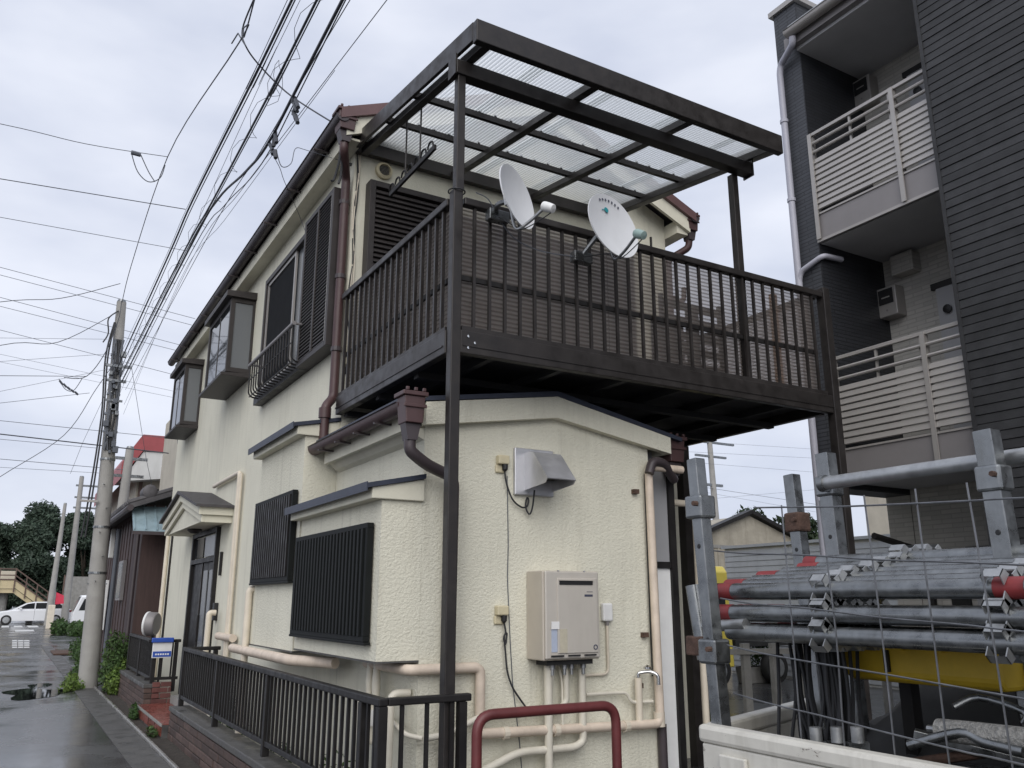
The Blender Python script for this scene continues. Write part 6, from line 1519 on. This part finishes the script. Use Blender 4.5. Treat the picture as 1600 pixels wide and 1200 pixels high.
for (pts) in ([(CX+1.42,1.02),(CX+1.95,1.33),(CX+2.35,1.38),(CX+2.35,1.02)], [(CX+2.43,1.02),(CX+2.43,1.39),(CX+3.2,1.39),(CX+3.2,1.02)], [(CX+3.28,1.02),(CX+3.28,1.39),(CX+3.75,1.37),(CX+4.15,1.05)]):
    MB().prism(pts, 'y', CY+0.085, CY+0.13).build("side_window", "car_glass", CR)
for x in (CX+0.85, CX+3.65): wheel(CR, x, CY-0.01, 0.33, 0.32, 0.2, 1); wheel(CR, x, CY+1.76, 0.33, 0.32, 0.2, -1)
MB().box(CX+0.0, CX+0.3, CY-0.005, CY+0.2, 0.62, 0.72).build("headlight", "headlight", CR, bevel=0.02)
MB().box(CX+4.4, CX+4.56, CY-0.004, CY+0.2, 0.80, 0.93).build("tail_lamp", "red_paint", CR)
MB().box(CX+1.5, CX+1.66, CY-0.14, CY-0.005, 0.98, 1.08).build("door_mirror", "car_white", CR, bevel=0.02)
for x in (CX+2.39, CX+3.24): MB().box(x-0.006, x+0.006, CY-0.003, CY+0.01, 0.35, 1.0).build("door_gap", "black_plastic", CR)
# small white truck by the lane
KX, KY = 2.95, 49.0
KT = thing("small_truck", "small white truck parked by the lane, partly behind the near pole", "truck", (KX+1.4, KY, 0))
kb_ = [(KX,0.35),(KX,0.95),(KX+0.32,1.80),(KX+1.35,1.84),(KX+1.42,1.7),(KX+1.42,0.35)]
loft_body(KT, kb_, KY, KY+1.4, "car_white", "cab")
MB().prism([(KX+0.25,1.05),(KX+0.46,1.62),(KX+1.2,1.64),(KX+1.2,1.05)], 'y', KY-0.004, KY+0.02).build("side_window", "car_glass", KT)
MB().prism([(KX+0.02,1.0),(KX+0.30,1.72),(KX+0.29,1.73),(KX+0.0,1.01)], 'y', KY+0.1, KY+1.3).build("windscreen", "car_glass", KT)
MB().box(KX+1.5, KX+3.3, KY, KY+1.4, 0.62, 0.95).build("bed", "car_white", KT, bevel=0.01)
MB().box(KX+1.48, KX+3.3, KY+0.05, KY+1.35, 0.955, 1.75).build("load_cover", "plastic_green", KT, bevel=0.03)
for x in (KX+0.55, KX+2.7): wheel(KT, x, KY-0.01, 0.27, 0.27, 0.16, 1); wheel(KT, x, KY+1.41, 0.27, 0.27, 0.16, -1)
tag(MB().box(2.05, 2.4, 55, 55.4, 0.0, 1.3).build("roadside_box", "pvc_cream", bevel=0.03), "pale cream cabinet standing beside the small white truck", "cabinet")
fl = thing("red_banner", "small red banner in front of the footbridge stair", "banner", (2.75, 62, 0))
MB().tube([(2.62,62,0),(2.62,62,2.1)], 0.03, 6).build("staff", "galvanised_dull", fl)
MB().add([(2.65,62,2.05),(3.1,62.08,1.85),(3.15,62.0,1.35),(2.65,62.02,1.3),(2.65,62.02,2.05),(3.1,62.10,1.85),(3.15,62.02,1.35),(2.65,62.04,1.3)], [(0,1,2,3),(4,7,6,5),(0,4,5,1),(1,5,6,2),(2,6,7,3),(3,7,4,0)]).build("cloth", "banner_red", fl)
tag(MB().box(1.35, 2.3, 28.5, 30.5, 0.012, 0.06).build("ramp_plate", "rust", bevel=0.01), "rust-red ramp plate at the lane edge beyond the near pole", "ramp")

# ================================================================== BEHIND THE TRUCK, RIGHT
sh = thing("grey_shed", "low grey clad shed wall behind the scaffold tubes", "shed", (14.0, 12, 0))
MB().box(14.0, 24.0, 5.0, 14.3, 0, 2.68).build("wall", "white_wall", sh)
z = 0.05; src = None
while z < 2.6:
    if src is None: src = MB().prism([(13.975, z), (13.999, z), (13.999, z+0.108), (13.985, z+0.108)], 'y', 5.0, 14.3).build("cladding_board", "metal_roof", sh)
    else: copy_part(src, sh, (0, 0, z-0.05))
    z += 0.117
MB().box(13.93, 24.0, 4.95, 14.35, 2.681, 2.74).build("roof_edge", "metal_roof", sh)
gs = thing("gable_building", "old cement gable building with dark roof edge behind the grey shed", "building", (20, 20, 0))
a, b, c = onY(1088,833,20), onY(1170,800,20), onY(1245,838,20)
MB().prism([(a.x,0),(c.x,0),(c.x,c.z-0.15),(b.x,b.z-0.12),(a.x,a.z-0.15)], 'y', 20, 27).build("wall", "old_cement", gs)
m = MB()
m.beam((a.x-0.5,20,a.z-0.25),(b.x,20,b.z),0.35,0.12); m.beam((b.x,20,b.z),(c.x+0.6,20,c.z-0.28),0.35,0.12)
m.build("roof_edge", "bronze_dark", gs)
for k in range(16):
    x = a.x + (c.x-a.x)*k/16.0; MB().box(x, x+0.06, 19.975, 19.999, 0, 3.15).build("batten", "old_cement", gs)
MB().box(a.x, c.x, 19.97, 19.998, 3.16, 3.26).build("string_course", "concrete", gs)
lb = thing("lean_to", "small dark-roofed lean-to beside the back passage", "lean-to", (9.0, 10.5, 0))
a = onY(1075, 778, 10.0)
MB().box(a.x-1.2, a.x+0.0, 10.0, 12.0, 0, a.z-0.15).build("wall", "panel_grey", lb); MB().prism([(a.x-1.3,a.z+0.1),(a.x+0.25,a.z-0.12),(a.x+0.25,a.z-0.04),(a.x-1.3,a.z+0.18)], 'y', 9.8, 12.2).build("roof", "bronze_dark", lb)
cw = thing("cream_building", "cream rendered building seen between the shed and apartment block", "building", (26, 10, 0))
MB().box(22.0, 30.0, 6.0, 16.5, 0, 5.0).build("wall", "beige_wall", cw); MB().box(21.8, 30.2, 5.8, 16.7, 5.0, 5.2).build("roof_edge", "bronze_dark", cw)
YV = thing("yellow_truck", "yellow truck cab in the yard behind the flatbed's tail corner", "truck", (10.3, 11.0, 0))
vy = 12.0; vx = onY(1084, 900, 12.0).x
van = [(vx,0.35),(vx-0.02,1.25),(vx+0.10,1.45),(vx+0.40,2.10),(vx+0.55,2.18),(vx+0.85,2.18),(vx+0.9,0.35)]
loft_body(YV, van, vy, vy+1.5, "van_yellow", "body")
MB().prism([(vx+0.20,1.35),(vx+0.40,1.85),(vx+0.75,1.87),(vx+0.75,1.35)], 'y', vy-0.004, vy+0.02).build("side_window", "car_glass", YV)
MB().prism([(vx+0.10,1.42),(vx+0.37,2.0),(vx+0.36,2.01),(vx+0.08,1.43)], 'y', vy+0.12, vy+1.38).build("windscreen", "car_glass", YV)
MB().box(vx+0.95, vx+2.6, vy, vy+1.5, 0.7, 1.0).build("bed", "truck_dark", YV, bevel=0.01)
for x in (vx+0.5, vx+2.0): wheel(YV, x, vy-0.01, 0.3, 0.3, 0.18, 1)
# planters and pots in the wet yard
def planter(label, x, y, w, d, h, seed, mat="concrete"):
    P_ = thing("planter", label, "planter", (x, y, 0)); m = MB()
    m.prism([(x-w/2*0.88,0),(x+w/2*0.88,0),(x+w/2,h),(x-w/2,h)], 'y', y-d/2, y+d/2).build("trough", mat, P_, bevel=0.015)
    MB().box(x-w/2+0.02, x+w/2-0.02, y-d/2+0.02, y+d/2-0.02, h-0.02, h+0.004).build("soil", "soil", P_)
    r_ = random.Random(seed); leaf_cloud([((x,y,h+0.22),(w*0.5,d*0.5,0.25)),((x+0.1,y,h+0.4),(w*0.3,d*0.4,0.25))], 900, 0.03, r_).build("foliage", "leaf_bright" if seed % 2 else "leaf_mid", P_, fix=False)
g = onZ(1085, 1085, 0); planter("brown trough planter on the wet yard beside the side door", g.x+0.2, g.y, 0.7, 0.3, 0.25, 1, "brick")
g = onZ(1300, 1078, 0); planter("grey planter with bright leaves seen under the scaffold tubes", g.x, g.y, 0.8, 0.3, 0.55, 3)
g = onZ(1180, 1070, 0); planter("low grey planter in the yard behind the cord bundle", g.x+0.4, g.y+0.3, 0.9, 0.3, 0.3, 4)
YF_ = thing("yard_fence", "grey post fence in the yard behind the truck tail", "fence", (9.2, 8.0, 0))
for k in range(9): MB().box(7.6+k*0.4, 7.72+k*0.4, 8.6-0.12*k, 8.66-0.12*k, 0, 1.0).build("post", "concrete", YF_)
MB().beam((7.5,8.62,0.9),(11.0,7.6,0.9),0.05,0.07).build("rail", "concrete", YF_)
